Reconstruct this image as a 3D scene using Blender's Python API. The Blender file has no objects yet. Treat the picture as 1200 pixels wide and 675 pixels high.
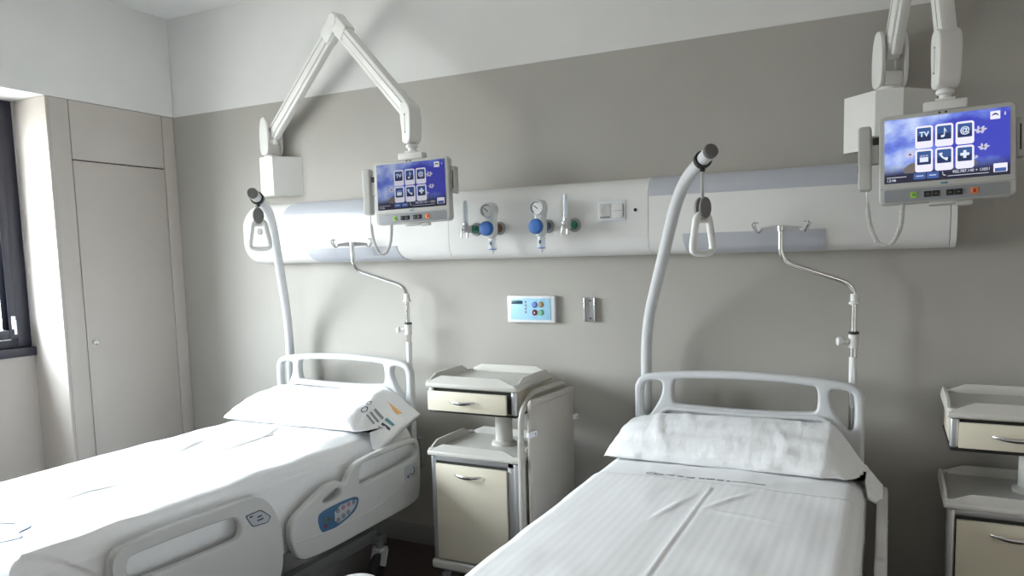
import bpy, bmesh, math, random
from mathutils import Vector, Matrix, noise
random.seed(7)
PI = math.pi
SC = bpy.context.scene
COL = SC.collection
V = Vector

# ------------------------------------------------------------------ materials
MATS = {}
def mat(name, rgb, rough=0.5, metal=0.0, bump=0.0, bscale=300.0, var=0.0, vscale=6.0, coat=0.0, spec=0.5, stretch=None):
    if name in MATS: return MATS[name]
    m = bpy.data.materials.new(name); m.use_nodes = True
    nt = m.node_tree; b = nt.nodes['Principled BSDF']
    b.inputs['Base Color'].default_value = (*rgb, 1)
    b.inputs['Roughness'].default_value = rough
    b.inputs['Metallic'].default_value = metal
    b.inputs['Specular IOR Level'].default_value = spec
    if coat: b.inputs['Coat Weight'].default_value = coat
    tc = nt.nodes.new('ShaderNodeTexCoord')
    if var >= 0:
        n = nt.nodes.new('ShaderNodeTexNoise'); n.inputs['Scale'].default_value = vscale
        n.inputs['Detail'].default_value = 3
        r = nt.nodes.new('ShaderNodeValToRGB')
        v = max(var, 0.012)
        r.color_ramp.elements[0].position = .3; r.color_ramp.elements[1].position = .7
        r.color_ramp.elements[0].color = (*[c*(1-v) for c in rgb], 1)
        r.color_ramp.elements[1].color = (*[min(1, c*(1+v)) for c in rgb], 1)
        nt.links.new(tc.outputs['Object'], n.inputs['Vector'])
        nt.links.new(n.outputs['Fac'], r.inputs['Fac'])
        nt.links.new(r.outputs['Color'], b.inputs['Base Color'])
    if bump:
        n2 = nt.nodes.new('ShaderNodeTexNoise'); n2.inputs['Scale'].default_value = bscale
        n2.inputs['Detail'].default_value = 4
        if stretch:
            mp = nt.nodes.new('ShaderNodeMapping'); mp.inputs['Scale'].default_value = stretch
            nt.links.new(tc.outputs['Object'], mp.inputs['Vector']); nt.links.new(mp.outputs[0], n2.inputs['Vector'])
        else:
            nt.links.new(tc.outputs['Object'], n2.inputs['Vector'])
        bp = nt.nodes.new('ShaderNodeBump'); bp.inputs['Strength'].default_value = bump
        bp.inputs['Distance'].default_value = 0.01
        nt.links.new(n2.outputs['Fac'], bp.inputs['Height'])
        nt.links.new(bp.outputs['Normal'], b.inputs['Normal'])
    MATS[name] = m
    return m

def emis(name, rgb, s=1.0):
    if name in MATS: return MATS[name]
    m = bpy.data.materials.new(name); m.use_nodes = True
    b = m.node_tree.nodes['Principled BSDF']
    b.inputs['Base Color'].default_value = (*[c*.05 for c in rgb], 1)
    b.inputs['Roughness'].default_value = .25
    b.inputs['Emission Color'].default_value = (*rgb, 1)
    b.inputs['Emission Strength'].default_value = s
    MATS[name] = m
    return m

def s2l(*c):
    return tuple(((x/255)/12.92 if x/255 <= .04045 else (((x/255)+.055)/1.055)**2.4) for x in c)

WHITE_P = mat('white_paint', (.72, .715, .70), .8, bump=.04, bscale=220, var=.015)
CEIL_P  = mat('ceiling_paint', (.74, .735, .72), .85, bump=.03, bscale=200)
BEIGE   = mat('beige_wall_vinyl', (.395, .378, .346), .62, bump=.10, bscale=260, var=.02, vscale=3, stretch=(1, 1, .35))
DIMWALL = mat('far_wall_paint', (.74, .725, .69), .7, bump=.03)
FLOOR_M = mat('dark_vinyl_floor', (.060, .038, .034), .42, bump=.05, bscale=90, var=.12, vscale=40)
BASEB   = mat('coved_vinyl_skirting', (.23, .225, .22), .5)
LAMIN   = mat('taupe_laminate', (.50, .46, .425), .55, bump=.02, bscale=180, var=.02, vscale=4)
DARKGAP = mat('shadow_gap_black', (.02, .02, .02), .8)
FRAME_M = mat('dark_window_aluminium', (.035, .036, .05), .4, metal=.3)
HEADW   = mat('head_unit_white', (.72, .715, .70), .42, var=.01)
DIFFUS  = mat('light_diffuser_grey', (.46, .475, .52), .3, bump=.05, bscale=60, stretch=(.1, 6, 6))
PLAST   = mat('bed_grey_plastic', (.56, .57, .585), .42, bump=.015, bscale=500)
PLAST_D = mat('rail_grey_plastic', (.57, .57, .565), .45, bump=.015, bscale=500)
LINEN   = mat('white_linen', (.84, .845, .86), .85, bump=.12, bscale=420, var=.008, vscale=30, spec=.2)
PILLOWC = mat('pillow_cotton', (.84, .845, .86), .85, bump=.42, bscale=17, var=.008, vscale=30, spec=.2, stretch=(1.7, .55, 1))
MATTR   = mat('mattress_cover', (.30, .36, .42), .7)
STEEL   = mat('bed_steel_grey', (.25, .255, .26), .4, metal=.2)
CHROME  = mat('chrome', (.72, .72, .72), .18, metal=1.0)
ALU     = mat('brushed_aluminium', (.55, .555, .57), .35, metal=.7, bump=.03, bscale=200, stretch=(8, 8, .4))
POLE_M  = mat('white_pole_enamel', (.60, .605, .615), .35)
RUBBER  = mat('dark_rubber', (.025, .025, .025), .6)
CAPGREY = mat('grey_cap_plastic', (.13, .125, .12), .55)
DISCG   = mat('grey_disc_plastic', (.17, .163, .155), .5)
CLIPGREY= mat('grey_clip_plastic', (.22, .21, .205), .5)
GRIPW   = mat('white_grip_plastic', (.78, .78, .77), .4)
STRAP   = mat('white_strap_webbing', (.70, .70, .70), .8, bump=.2, bscale=900)
CREAM   = mat('cream_laminate', (.68, .63, .51), .5, var=.02, vscale=5)
TRAYM   = mat('tray_offwhite_plastic', (.56, .545, .51), .4)
FLAPM   = mat('table_flap_laminate', (.47, .44, .40), .45)
FLAPT   = mat('table_frame_enamel', (.43, .41, .375), .4)
ARMW    = mat('arm_white_enamel', (.76, .755, .73), .38)
ARMG    = mat('arm_groove_grey', (.30, .30, .29), .5)
MONG    = mat('monitor_grey_plastic', (.52, .515, .49), .42)
MONS    = mat('monitor_silver_strip', (.30, .31, .33), .4, metal=.2)
HANDS   = mat('handset_grey_plastic', (.50, .495, .475), .45)
CORD    = mat('cord_white', (.62, .61, .59), .45)
BLACK   = mat('black_plastic', (.012, .012, .012), .4)
BLUEK   = mat('blue_knob', (.03, .13, .42), .45)
GREENH  = mat('green_hub', (.02, .18, .10), .4)
BROWNH  = mat('brown_outlet', (.16, .07, .03), .5)
BLUEO   = mat('blue_grey_outlet', (.07, .13, .20), .5)
GAUGEW  = mat('gauge_body_white', (.64, .66, .67), .35)
DIALW   = mat('dial_face', (.75, .75, .74), .4)
PANELB  = mat('pale_blue_panel', (.36, .64, .84), .4)
PANELW  = mat('white_panel_frame', (.76, .78, .82), .4)
LCD     = mat('dark_lcd', (.03, .08, .11), .25)
BTN_B   = mat('button_blue', (.06, .16, .52), .4)
BTN_O   = mat('button_ochre', (.24, .16, .05), .4)
BTN_R   = mat('button_maroon', (.12, .01, .04), .4)
BTN_G   = mat('button_green', (.05, .30, .14), .4)
LIME    = mat('lime_button', (.36, .62, .04), .4)
ORANGE  = mat('orange_button', (.80, .22, .03), .4)
RAILBLUE= mat('rail_label_blue', (.05, .14, .27), .45)
RAILPALE= mat('rail_label_pale', (.42, .45, .50), .45)
INKDARK = mat('ink_dark', (.05, .06, .09), .6)
INKGREY = mat('ink_grey', (.28, .29, .31), .8)
INKTEAL = mat('ink_teal', (.10, .26, .32), .8)
INKORAN = mat('ink_orange', (.85, .45, .14), .8)
INKBLUE = mat('ink_pale_blue', (.50, .56, .70), .8)
INKRED  = mat('ink_red', (.35, .03, .04), .6)
BINW    = mat('white_bin_plastic', (.80, .80, .80), .35)
SOCKET  = mat('socket_grey', (.30, .30, .31), .5)

def clear_mat():
    m = bpy.data.materials.new('clear_plastic'); m.use_nodes = True
    nt = m.node_tree; b = nt.nodes['Principled BSDF']
    b.inputs['Base Color'].default_value = (.72, .80, .88, 1); b.inputs['Roughness'].default_value = .12
    b.inputs['Alpha'].default_value = .55
    return m
CLEAR = clear_mat()
def glass_mat():
    m = bpy.data.materials.new('window_glass'); m.use_nodes = True
    nt = m.node_tree; nt.nodes.clear()
    o = nt.nodes.new('ShaderNodeOutputMaterial'); mx = nt.nodes.new('ShaderNodeMixShader')
    t = nt.nodes.new('ShaderNodeBsdfTransparent'); g = nt.nodes.new('ShaderNodeBsdfGlossy')
    t.inputs[0].default_value = (.93, .96, .96, 1); g.inputs['Roughness'].default_value = .02
    mx.inputs[0].default_value = .06
    nt.links.new(t.outputs[0], mx.inputs[1]); nt.links.new(g.outputs[0], mx.inputs[2]); nt.links.new(mx.outputs[0], o.inputs[0])
    return m
GLASS = glass_mat()
FILL_CORR = mat('fill_corridor_white', (.80, .79, .76), .7)  # walls of the added fill-light corridor
def stripe_mat():
    m = mat('striped_coverlet', (.80, .805, .815), .75, var=-1)
    nt = m.node_tree; b = nt.nodes['Principled BSDF']
    tc = nt.nodes.new('ShaderNodeTexCoord'); w = nt.nodes.new('ShaderNodeTexWave')
    w.bands_direction = 'X'; w.inputs['Scale'].default_value = 2*PI/(20*0.029)
    w.inputs['Distortion'].default_value = 0
    r = nt.nodes.new('ShaderNodeValToRGB')
    r.color_ramp.elements[0].position = .40; r.color_ramp.elements[1].position = .60
    r.color_ramp.elements[0].color = (.82, .82, .83, 1); r.color_ramp.elements[1].color = (.87, .87, .88, 1)
    rr = nt.nodes.new('ShaderNodeMapRange'); rr.inputs['To Min'].default_value = .8; rr.inputs['To Max'].default_value = .5
    nt.links.new(tc.outputs['Object'], w.inputs['Vector']); nt.links.new(w.outputs['Fac'], r.inputs['Fac'])
    nt.links.new(r.outputs['Color'], b.inputs['Base Color'])
    nt.links.new(w.outputs['Fac'], rr.inputs['Value']); nt.links.new(rr.outputs[0], b.inputs['Roughness'])
    n = nt.nodes.new('ShaderNodeTexNoise'); n.inputs['Scale'].default_value = 500
    bp = nt.nodes.new('ShaderNodeBump'); bp.inputs['Strength'].default_value = .1; bp.inputs['Distance'].default_value = .01
    nt.links.new(tc.outputs['Object'], n.inputs['Vector']); nt.links.new(n.outputs['Fac'], bp.inputs['Height'])
    nt.links.new(bp.outputs['Normal'], b.inputs['Normal'])
    b.inputs['Specular IOR Level'].default_value = .25
    return m
STRIPES = stripe_mat()
def screen_mat(k):
    m = bpy.data.materials.new('screen_blue_sky'); m.use_nodes = True
    nt = m.node_tree; b = nt.nodes['Principled BSDF']
    tc = nt.nodes.new('ShaderNodeTexCoord')
    sx = nt.nodes.new('ShaderNodeSeparateXYZ'); nt.links.new(tc.outputs['Generated'], sx.inputs[0])
    nz = nt.nodes.new('ShaderNodeTexNoise'); nz.inputs['Scale'].default_value = 2.6; nz.inputs['Detail'].default_value = 4
    nt.links.new(tc.outputs['Generated'], nz.inputs['Vector'])
    # clouds, stronger to the left
    mr = nt.nodes.new('ShaderNodeMapRange'); mr.inputs['From Min'].default_value = 0; mr.inputs['From Max'].default_value = .75
    mr.inputs['To Min'].default_value = .14; mr.inputs['To Max'].default_value = -.12
    nt.links.new(sx.outputs['X'], mr.inputs['Value'])
    ad = nt.nodes.new('ShaderNodeMath'); ad.operation = 'ADD'
    nt.links.new(nz.outputs['Fac'], ad.inputs[0]); nt.links.new(mr.outputs[0], ad.inputs[1])
    cr = nt.nodes.new('ShaderNodeValToRGB')
    e = cr.color_ramp.elements
    e[0].position = .42; e[0].color = (*s2l(68, 74, 190), 1)
    e[1].position = .72; e[1].color = (*s2l(205, 222, 255), 1)
    e.new(.55).color = (*s2l(116, 138, 228), 1)
    nt.links.new(ad.outputs[0], cr.inputs['Fac'])
    dk = nt.nodes.new('ShaderNodeValToRGB')
    d = dk.color_ramp.elements
    d[0].position = .12; d[0].color = (0, 0, 0, 1); d[1].position = .30; d[1].color = (1, 1, 1, 1)
    nt.links.new(sx.outputs['Z'], dk.inputs['Fac'])
    mx = nt.nodes.new('ShaderNodeMix'); mx.data_type = 'RGBA'
    mx.inputs[6].default_value = (*s2l(42, 42, 58), 1)
    nt.links.new(dk.outputs['Color'], mx.inputs[0]); nt.links.new(cr.outputs['Color'], mx.inputs[7])
    b.inputs['Base Color'].default_value = (.01, .01, .02, 1); b.inputs['Roughness'].default_value = .2
    nt.links.new(mx.outputs[2], b.inputs['Emission Color']); b.inputs['Emission Strength'].default_value = k
    return m
def screen_set(k):
    t = '' if k == 1 else '_dim'
    f = lambda n, *c: emis(n+t, s2l(*c), k)
    return (screen_mat(k), f('icon_tile_white', 240, 238, 255), f('icon_navy', 60, 92, 150), f('icon_navy_dark', 42, 56, 98), f('icon_symbol_white', 225, 235, 250), f('screen_button_blue', 70, 98, 165),
            f('petal_white', 200, 198, 225), f('flower_dark', 90, 84, 90), f('screen_text', 190, 195, 210), f('screen_lavender', 190, 190, 225), f('screen_stone', 115, 108, 104))

# ------------------------------------------------------------------ builders
ROOTM = {}
def tag(o, label=None, cat=None, group=None, kind=None):
    if label: o['label'] = label
    if cat: o['category'] = cat
    if group: o['group'] = group
    if kind: o['kind'] = kind
    return o
def thing(name, label, cat, loc=(0, 0, 0), rot=(0, 0, 0), group=None):
    o = bpy.data.objects.new(name, None); COL.objects.link(o)
    o.empty_display_size = .05
    o.location = loc; o.rotation_euler = rot
    from mathutils import Euler
    ROOTM[o.name] = Matrix.Translation(V(loc)) @ Euler(rot).to_matrix().to_4x4()
    return tag(o, label, cat, group)
def rootm(o):
    while o is not None:
        if o.name in ROOTM: return ROOTM[o.name]
        o = o.parent
    return Matrix.Identity(4)

def chaikin(pts, n=2, closed=True, q=.25):
    for _ in range(n):
        out = []; m = len(pts)
        rng = range(m) if closed else range(m-1)
        if not closed: out.append(tuple(pts[0]))
        for i in rng:
            a, b = V(pts[i]), V(pts[(i+1) % m])
            out.append(tuple(a.lerp(b, q))); out.append(tuple(a.lerp(b, 1-q)))
        if not closed: out.append(tuple(pts[-1]))
        pts = out
    return pts
def fillet(pts, r, n=6):
    pts = [V(p) for p in pts]; out = [pts[0]]
    for i in range(1, len(pts)-1):
        a, b, c = pts[i-1], pts[i], pts[i+1]
        d = min(r, (a-b).length*.48, (c-b).length*.48)
        p, q = b+(a-b).normalized()*d, b+(c-b).normalized()*d
        for k in range(n+1):
            t = k/n; out.append(p*(1-t)**2+b*2*t*(1-t)+q*t*t)
    out.append(pts[-1]); return out
def rrect(x0, z0, x1, z1, r, n=5):
    o = []
    for cx, cz, a in ((x1-r, z1-r, 0), (x0+r, z1-r, 90), (x0+r, z0+r, 180), (x1-r, z0+r, 270)):
        for k in range(n+1):
            t = math.radians(a+90*k/n); o.append((cx+r*math.cos(t), cz+r*math.sin(t)))
    return o

class MB:
    def __init__(s): s.v = []; s.f = []; s.mi = []; s.mats = []
    def _m(s, m):
        if m not in s.mats: s.mats.append(m)
        return s.mats.index(m)
    def add(s, verts, faces, m):
        o = len(s.v); k = s._m(m)
        s.v += [V(p) for p in verts]; s.f += [tuple(i+o for i in f) for f in faces]; s.mi += [k]*len(faces)
        return s
    def bm(s, b, m, M=None):
        b.verts.index_update()
        s.add([(M @ v.co if M else v.co.copy()) for v in b.verts], [[v.index for v in f.verts] for f in b.faces], m); b.free(); return s
    def box(s, p0, p1, m, bev=0, seg=2, M=None):
        b = bmesh.new(); bmesh.ops.create_cube(b, size=1)
        p0, p1 = V(p0), V(p1)
        for v in b.verts:
            v.co = V([p0[i]+(v.co[i]+.5)*(p1[i]-p0[i]) for i in range(3)])
        if bev: bmesh.ops.bevel(b, geom=list(b.edges), offset=bev, segments=seg, profile=.5, affect='EDGES')
        return s.bm(b, m, M)
    def beam(s, a, b, w, h, m, bev=0, up=(0, 0, 1), ext=0):
        a, b = V(a), V(b); d = (b-a); L = d.length; d.normalize()
        x = d.cross(V(up)).normalized(); y = x.cross(d).normalized()
        M = Matrix((( x.x, d.x, y.x, a.x), (x.y, d.y, y.y, a.y), (x.z, d.z, y.z, a.z), (0, 0, 0, 1)))
        return s.box((-w/2, -ext, -h/2), (w/2, L+ext, h/2), m, bev, M=M)
    def tube(s, pts, r, m, seg=12, closed=False, caps=True, flat=None):
        pts = [V(p) for p in pts]; n = len(pts)
        rs = r if isinstance(r, (list, tuple)) else [r]*n
        tan = []
        for i in range(n):
            if closed: t = pts[(i+1) % n]-pts[i-1]
            else: t = pts[min(i+1, n-1)]-pts[max(i-1, 0)]
            tan.append(t.normalized())
        up = V((0, 0, 1)) if abs(tan[0].z) < .9 else V((1, 0, 0))
        x = tan[0].cross(up).normalized(); fr = []
        for t in tan:
            x = (x-t*x.dot(t)).normalized(); fr.append((x.copy(), t.cross(x).normalized()))
        vs = []; fs = []
        for i in range(n):
            for k in range(seg):
                a = 2*PI*k/seg; f0, f1 = flat or (1, 1)
                vs.append(pts[i]+fr[i][0]*rs[i]*f0*math.cos(a)+fr[i][1]*rs[i]*f1*math.sin(a))
        for i in range(n if closed else n-1):
            j = (i+1) % n
            for k in range(seg):
                l = (k+1) % seg; fs.append((i*seg+k, i*seg+l, j*seg+l, j*seg+k))
        if caps and not closed:
            fs.append(tuple(range(seg))[::-1]); fs.append(tuple((n-1)*seg+k for k in range(seg)))
        return s.add(vs, fs, m)
    def lathe(s, prof, o, axis, m, seg=24):
        o = V(o); ax = V(axis).normalized()
        up = V((0, 0, 1)) if abs(ax.z) < .9 else V((1, 0, 0))
        x = ax.cross(up).normalized(); y = ax.cross(x).normalized()
        vs = []; fs = []; n = len(prof)
        for r, t in prof:
            for k in range(seg):
                a = 2*PI*k/seg; vs.append(o+ax*t+(x*math.cos(a)+y*math.sin(a))*max(r, 1e-5))
        for i in range(n-1):
            for k in range(seg):
                l = (k+1) % seg; fs.append((i*seg+k, i*seg+l, (i+1)*seg+l, (i+1)*seg+k))
        fs.append(tuple(range(seg))[::-1]); fs.append(tuple((n-1)*seg+k for k in range(seg)))
        return s.add(vs, fs, m)
    def cyl(s, o, axis, r, L, m, bev=.0, seg=24):
        b = min(bev, r*.5, L*.5)
        pr = [(r, 0), (r, L)] if not b else [(r-b, 0), (r, b), (r, L-b), (r-b, L)]
        return s.lathe(pr, o, axis, m, seg)
    def ball(s, c, r, m, seg=20):
        b = bmesh.new(); bmesh.ops.create_uvsphere(b, u_segments=seg, v_segments=seg//2, radius=1)
        r = V(r) if hasattr(r, '__len__') else V((r, r, r))
        for v in b.verts: v.co = V((v.co.x*r.x, v.co.y*r.y, v.co.z*r.z))+V(c)
        return s.bm(b, m)
    def prism(s, poly, fn, d0, d1, m):
        n = len(poly)
        vs = [V(fn(a, b, d0)) for a, b in poly]+[V(fn(a, b, d1)) for a, b in poly]
        fs = [tuple(range(n))[::-1], tuple(range(n, 2*n))]+[(i, (i+1) % n, n+(i+1) % n, n+i) for i in range(n)]
        return s.add(vs, fs, m)
    def plate(s, outer, holes, fn, t, m, bev=.004, res=3):
        cu = bpy.data.curves.new('tmp', 'CURVE'); cu.dimensions = '2D'; cu.fill_mode = 'BOTH'
        cu.extrude = max(t/2-bev, 1e-4); cu.bevel_depth = bev; cu.bevel_resolution = res; cu.offset = -bev
        for P in [outer]+list(holes):
            sp = cu.splines.new('POLY'); sp.points.add(len(P)-1); sp.use_cyclic_u = True
            for q, (a, b) in zip(sp.points, P): q.co = (a, b, 0, 1)
        return s._curve(cu, fn, m)
    def _curve(s, cu, fn, m):
        o = bpy.data.objects.new('tmp', cu); COL.objects.link(o)
        dg = bpy.context.evaluated_depsgraph_get(); dg.update()
        me = o.evaluated_get(dg).to_mesh()
        vs = [V(fn(*v.co)) for v in me.vertices]; fs = [tuple(p.vertices) for p in me.polygons]
        o.evaluated_get(dg).to_mesh_clear()
        bpy.data.objects.remove(o); bpy.data.curves.remove(cu)
        return s.add(vs, fs, m)
    def text(s, txt, size, fn, m, ext=.0002, align='CENTER', xs=1.0, bold=0):
        cu = bpy.data.curves.new('tmp', 'FONT'); cu.body = txt; cu.size = size; cu.extrude = ext
        cu.align_x = align; cu.align_y = 'CENTER'; cu.offset = bold
        return s._curve(cu, lambda a, b, d: fn(a*xs, b, d), m)
    def grid(s, P, nu, nv, m, closed_v=False):
        vs = [P(i/(nu-1), j/(nv if closed_v else nv-1)) for i in range(nu) for j in range(nv)]
        fs = []
        for i in range(nu-1):
            for j in range(nv if closed_v else nv-1):
                k = (j+1) % nv; fs.append((i*nv+j, (i+1)*nv+j, (i+1)*nv+k, i*nv+k))
        return s.add(vs, fs, m)
    def build(s, name, parent=None, sharp=35, local=False, recalc=True):
        me = bpy.data.meshes.new(name)
        vs = s.v
        if parent is not None and not local:
            Mi = rootm(parent).inverted(); vs = [Mi @ v for v in vs]
        me.from_pydata([tuple(v) for v in vs], [], s.f)
        for m in s.mats: me.materials.append(m)
        for p, k in zip(me.polygons, s.mi): p.material_index = k; p.use_smooth = True
        if recalc:
            b = bmesh.new(); b.from_mesh(me); bmesh.ops.remove_doubles(b, verts=b.verts, dist=1e-6)
            bmesh.ops.recalc_face_normals(b, faces=b.faces); b.to_mesh(me); b.free()
        me.update(); me.set_sharp_from_angle(angle=math.radians(sharp))
        o = bpy.data.objects.new(name, me); COL.objects.link(o)
        if parent is not None: o.parent = parent
        return o
def struct(o): o['kind'] = 'structure'; return o
def copy_tree(o, parent=None):
    c = o.copy(); COL.objects.link(c)
    if parent is not None: c.parent = parent
    for ch in list(o.children): copy_tree(ch, c)
    return c
XZ = lambda y0: (lambda a, b, d: (a, y0+d, b))

# ------------------------------------------------------------------ dimensions
XW, XG = -3.964, -4.25          # wardrobe front / window plane
XR, YB, ZC, ZB = 2.6, -5.6, 3.03, 2.446
WY = -.795                       # window bay starts

# ------------------------------------------------------------------ room shell
struct(MB().box((-4.6, YB-.1, -.1), (XR+.1, .12, 0), FLOOR_M).build('floor'))
struct(MB().box((-4.6, YB-.1, ZC), (XR+.1, .12, ZC+.1), CEIL_P).build('ceiling'))
w = MB()
w.box((-4.6, 0, 0), (XR+.1, .12, ZB), BEIGE)
w.box((-4.6, .003, ZB), (XR+.1, .12, ZC), WHITE_P)
struct(w.build('wall_back'))
w = MB()
w.box((-4.55, YB, ZB), (XW, 0, ZC), WHITE_P)
w.box((-4.55, YB, 0), (XG, WY, 1.065), LAMIN)
w.box((-4.55, WY, 0), (XG, 0, ZB), WHITE_P)
w.box((-4.55, YB, 1.065), (XW, -2.80, ZB), WHITE_P)
w.box((XG, YB, 0), (XW, -2.80, 1.065), WHITE_P)
struct(w.build('wall_left'))
DY0, DY1, DZ = -4.75, -3.35, 2.25     # unseen doorway and corridor behind the camera, added to let in fill light
w = MB(); w.box((XR, YB, 0), (XR+.1, DY0, ZC), DIMWALL); w.box((XR, DY1, 0), (XR+.1, 0, ZC), DIMWALL); w.box((XR, DY0, DZ), (XR+.1, DY1, ZC), DIMWALL)
struct(w.build('wall_right'))
w = MB(); w.box((XR+.1, YB, -.1), (XR+2.0, -2.4, 0), FILL_CORR); w.box((XR+.1, YB, 2.6), (XR+2.0, -2.4, 2.7), FILL_CORR); w.box((XR+1.9, YB, 0), (XR+2.0, -2.4, 2.6), FILL_CORR)
w.box((XR+.1, YB-.1, 0), (XR+2.0, YB, 2.6), FILL_CORR); w.box((XR+.1, -2.4, 0), (XR+2.0, -2.3, 2.6), FILL_CORR)
struct(w.build('wall_fill_corridor'))  # unseen corridor shell, added to bounce the fill lamp into the room
w = MB()
w.box((XR-.012, DY0-.06, 0), (XR+.112, DY0, DZ+.06), LAMIN, .003); w.box((XR-.012, DY1, 0), (XR+.112, DY1+.06, DZ+.06), LAMIN, .003); w.box((XR-.012, DY0, DZ), (XR+.112, DY1, DZ+.06), LAMIN, .003)
struct(w.build('trim_1'))  # casing of the added doorway
struct(MB().box((-4.55, YB-.1, 0), (XR+.1, YB, ZC), DIMWALL).build('wall_front'))
b = MB(); b.prism([(0, 0), (-.012, 0), (-.012, .094), (-.006, .104), (0, .106)], lambda a, z, d: (d, a, z), XW+.001, XR, BASEB)
struct(b.build('baseboard_back'))
# window
wy0, wy1 = -2.80, WY
f = MB()
f.box((XG-.07, wy1-.075, 1.115), (XG-.005, wy1-.002, ZB-.002), FRAME_M, .004)
f.box((XG-.07, wy0+.002, 1.115), (XG-.005, wy0+.075, ZB-.002), FRAME_M, .004)
f.box((XG-.07, wy0+.075, ZB-.07), (XG-.005, wy1-.075, ZB-.002), FRAME_M, .004)
f.box((XG-.07, wy0+.075, 1.115), (XG-.005, wy1-.075, 1.16), FRAME_M, .004)
for yy in (-1.92,):
    f.box((XG-.07, yy-.04, 1.16), (XG-.005, yy+.04, ZB-.07), FRAME_M, .004)
# inner opening sash
f.box((XG-.055, wy1-.125, 1.165), (XG+.012, wy1-.08, ZB-.075), FRAME_M, .004)
f.box((XG-.055, -1.875, 1.165), (XG+.012, -1.83, ZB-.075), FRAME_M, .004)
f.box((XG-.055, -1.83, 1.165), (XG+.012, wy1-.125, 1.215), FRAME_M, .004)
f.box((XG-.055, -1.83, ZB-.125), (XG+.012, wy1-.125, ZB-.075), FRAME_M, .004)
win = struct(f.build('window_1'))
MB().box((XG-.04, wy0+.07, 1.16), (XG-.034, wy1-.07, ZB-.07), GLASS).build('pane', win)
sl = MB(); sl.box((XG-.10, wy0+.002, 1.066), (XG+.035, wy1-.002, 1.114), FRAME_M, .004)
sl.build('sill', win)
h = MB(); h.box((XG+.012, wy1-.112, 1.22), (XG+.022, wy1-.092, 1.29), PANELW, .003)
h.beam((XG+.026, wy1-.10, 1.27), (XG+.026, wy1-.10, 1.19), .013, .010, PANELW, .003, up=(0, 1, 0))
h.build('handle', win)

# ------------------------------------------------------------------ wardrobe
wr = thing('built_in_wardrobe', 'taupe full-height built-in wardrobe in the left corner beside the window', 'wardrobe', (-4.1, -.4, 0))
k = MB(); k.box((XG+.003, WY+.018, .002), (XW-.020, -.002, ZB-.003), DARKGAP); k.build('carcass', wr)
k = MB(); k.box((XG+.003, WY, .002), (XW, WY+.0175, ZB-.003), LAMIN, .0015); k.build('side_panel', wr)
k = MB(); k.box((XW-.0195, WY+.019, .002), (XW, -.672, ZB-.003), LAMIN, .0015); k.build('filler_panel', wr)
k = MB(); k.box((XW-.0195, -.085, .002), (XW, -.002, ZB-.003), LAMIN, .0015); k.build('filler_panel', wr)
d = MB().box((XW-.0195, -.667, .03), (XW, -.09, 2.122), LAMIN, .0015).build('door', wr)
MB().box((XW-.0195, -.667, 2.129), (XW, -.09, ZB-.003), LAMIN, .0015).build('upper_door', wr)
kb = MB(); kb.lathe([(.016, 0), (.016, .003), (.007, .004), (.007, .013), (.013, .016), (.014, .022), (.010, .026)], (XW, -.627, 1.125), (1, 0, 0), CHROME, 20)
kb.build('knob', d)

# ------------------------------------------------------------------ bed head unit
PROF = [(0, 1.535), (-.05, 1.5355), (-.075, 1.5385), (-.095, 1.548), (-.110, 1.563), (-.120, 1.585), (-.125, 1.612), (-.126, 1.62),
        (-.126, 1.785), (-.124, 1.80), (-.118, 1.82), (-.107, 1.84), (-.090, 1.858), (-.075, 1.866), (0, 1.876)]
HX0, HX1 = -3.325, .218
hu = thing('bed_head_unit', 'long white bed head service unit with grey light strips mounted along the beige wall', 'wall unit', (-1.55, 0, 1.535))
def hsec(x):
    dl = x-HX0; k = 1.0; ky = 1.0
    if dl < .10:
        t = math.sqrt(max(0, 1-(1-dl/.10)**2)); k = .42+.58*t; ky = .80+.20*t
    zc = 1.70
    return [V((x, y*ky-.0005, zc+(z-zc)*k)) for y, z in PROF]
xs = [HX0+.10*(1-math.cos(PI/2*i/9)) for i in range(10)]+[-2.6, -1.935]
def body(xl, name, par):
    m = MB(); n = len(PROF); vs = []; fs = []
    for x in xl: vs += hsec(x)
    for i in range(len(xl)-1):
        for j in range(n-1): fs.append((i*n+j, i*n+j+1, (i+1)*n+j+1, (i+1)*n+j))
        fs.append((i*n, (i+1)*n, (i+1)*n+n-1, i*n+n-1))
    fs.append(tuple(range(n))); fs.append(tuple((len(xl)-1)*n+j for j in range(n)))
    return m.add(vs, fs, HEADW).build(name, par, sharp=25)
body(xs, 'body', hu)
body([-1.933, -.931], 'gas_module', hu)
body([-.929, .196], 'body', hu)
body([.198, HX1], 'end_cap', hu)
def prof_at(z):
    for (y0, z0), (y1, z1) in zip(PROF, PROF[1:]):
        if z0 <= z <= z1 and z1 > z0: return y0+(y1-y0)*(z-z0)/(z1-z0)
def diffuser(x0f, x1f, z0, z1, name='light_diffuser'):
    m = MB(); N = 12
    def P(u, v, o):
        z = z0+(z1-z0)*v; a, c = x0f(v), x1f(v)
        e = 1e-3; t = V((0, prof_at(min(z+e, 1.8655))-prof_at(z-e), 2*e)).normalized(); nn = V((0, -t.z, t.y))
        if nn.y > 0: nn = -nn
        return V((a+(c-a)*u, prof_at(z), z))+nn*o
    m.grid(lambda u, v: P(u, v, .0035), 9, N, DIFFUS)
    m.grid(lambda u, v: P(0, v, .0035*(1-u)), 2, N, DIFFUS); m.grid(lambda u, v: P(1, v, .0035*(1-u)), 2, N, DIFFUS)
    m.grid(lambda u, v: P(u, 0, .0035*(1-v)), 9, 2, DIFFUS); m.grid(lambda u, v: P(u, 1, .0035*(1-v)), 9, 2, DIFFUS)
    return m.build(name, hu, sharp=50)
bow = lambda v, w: w*(1-math.sqrt(max(0, 1-v*v)))
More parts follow.
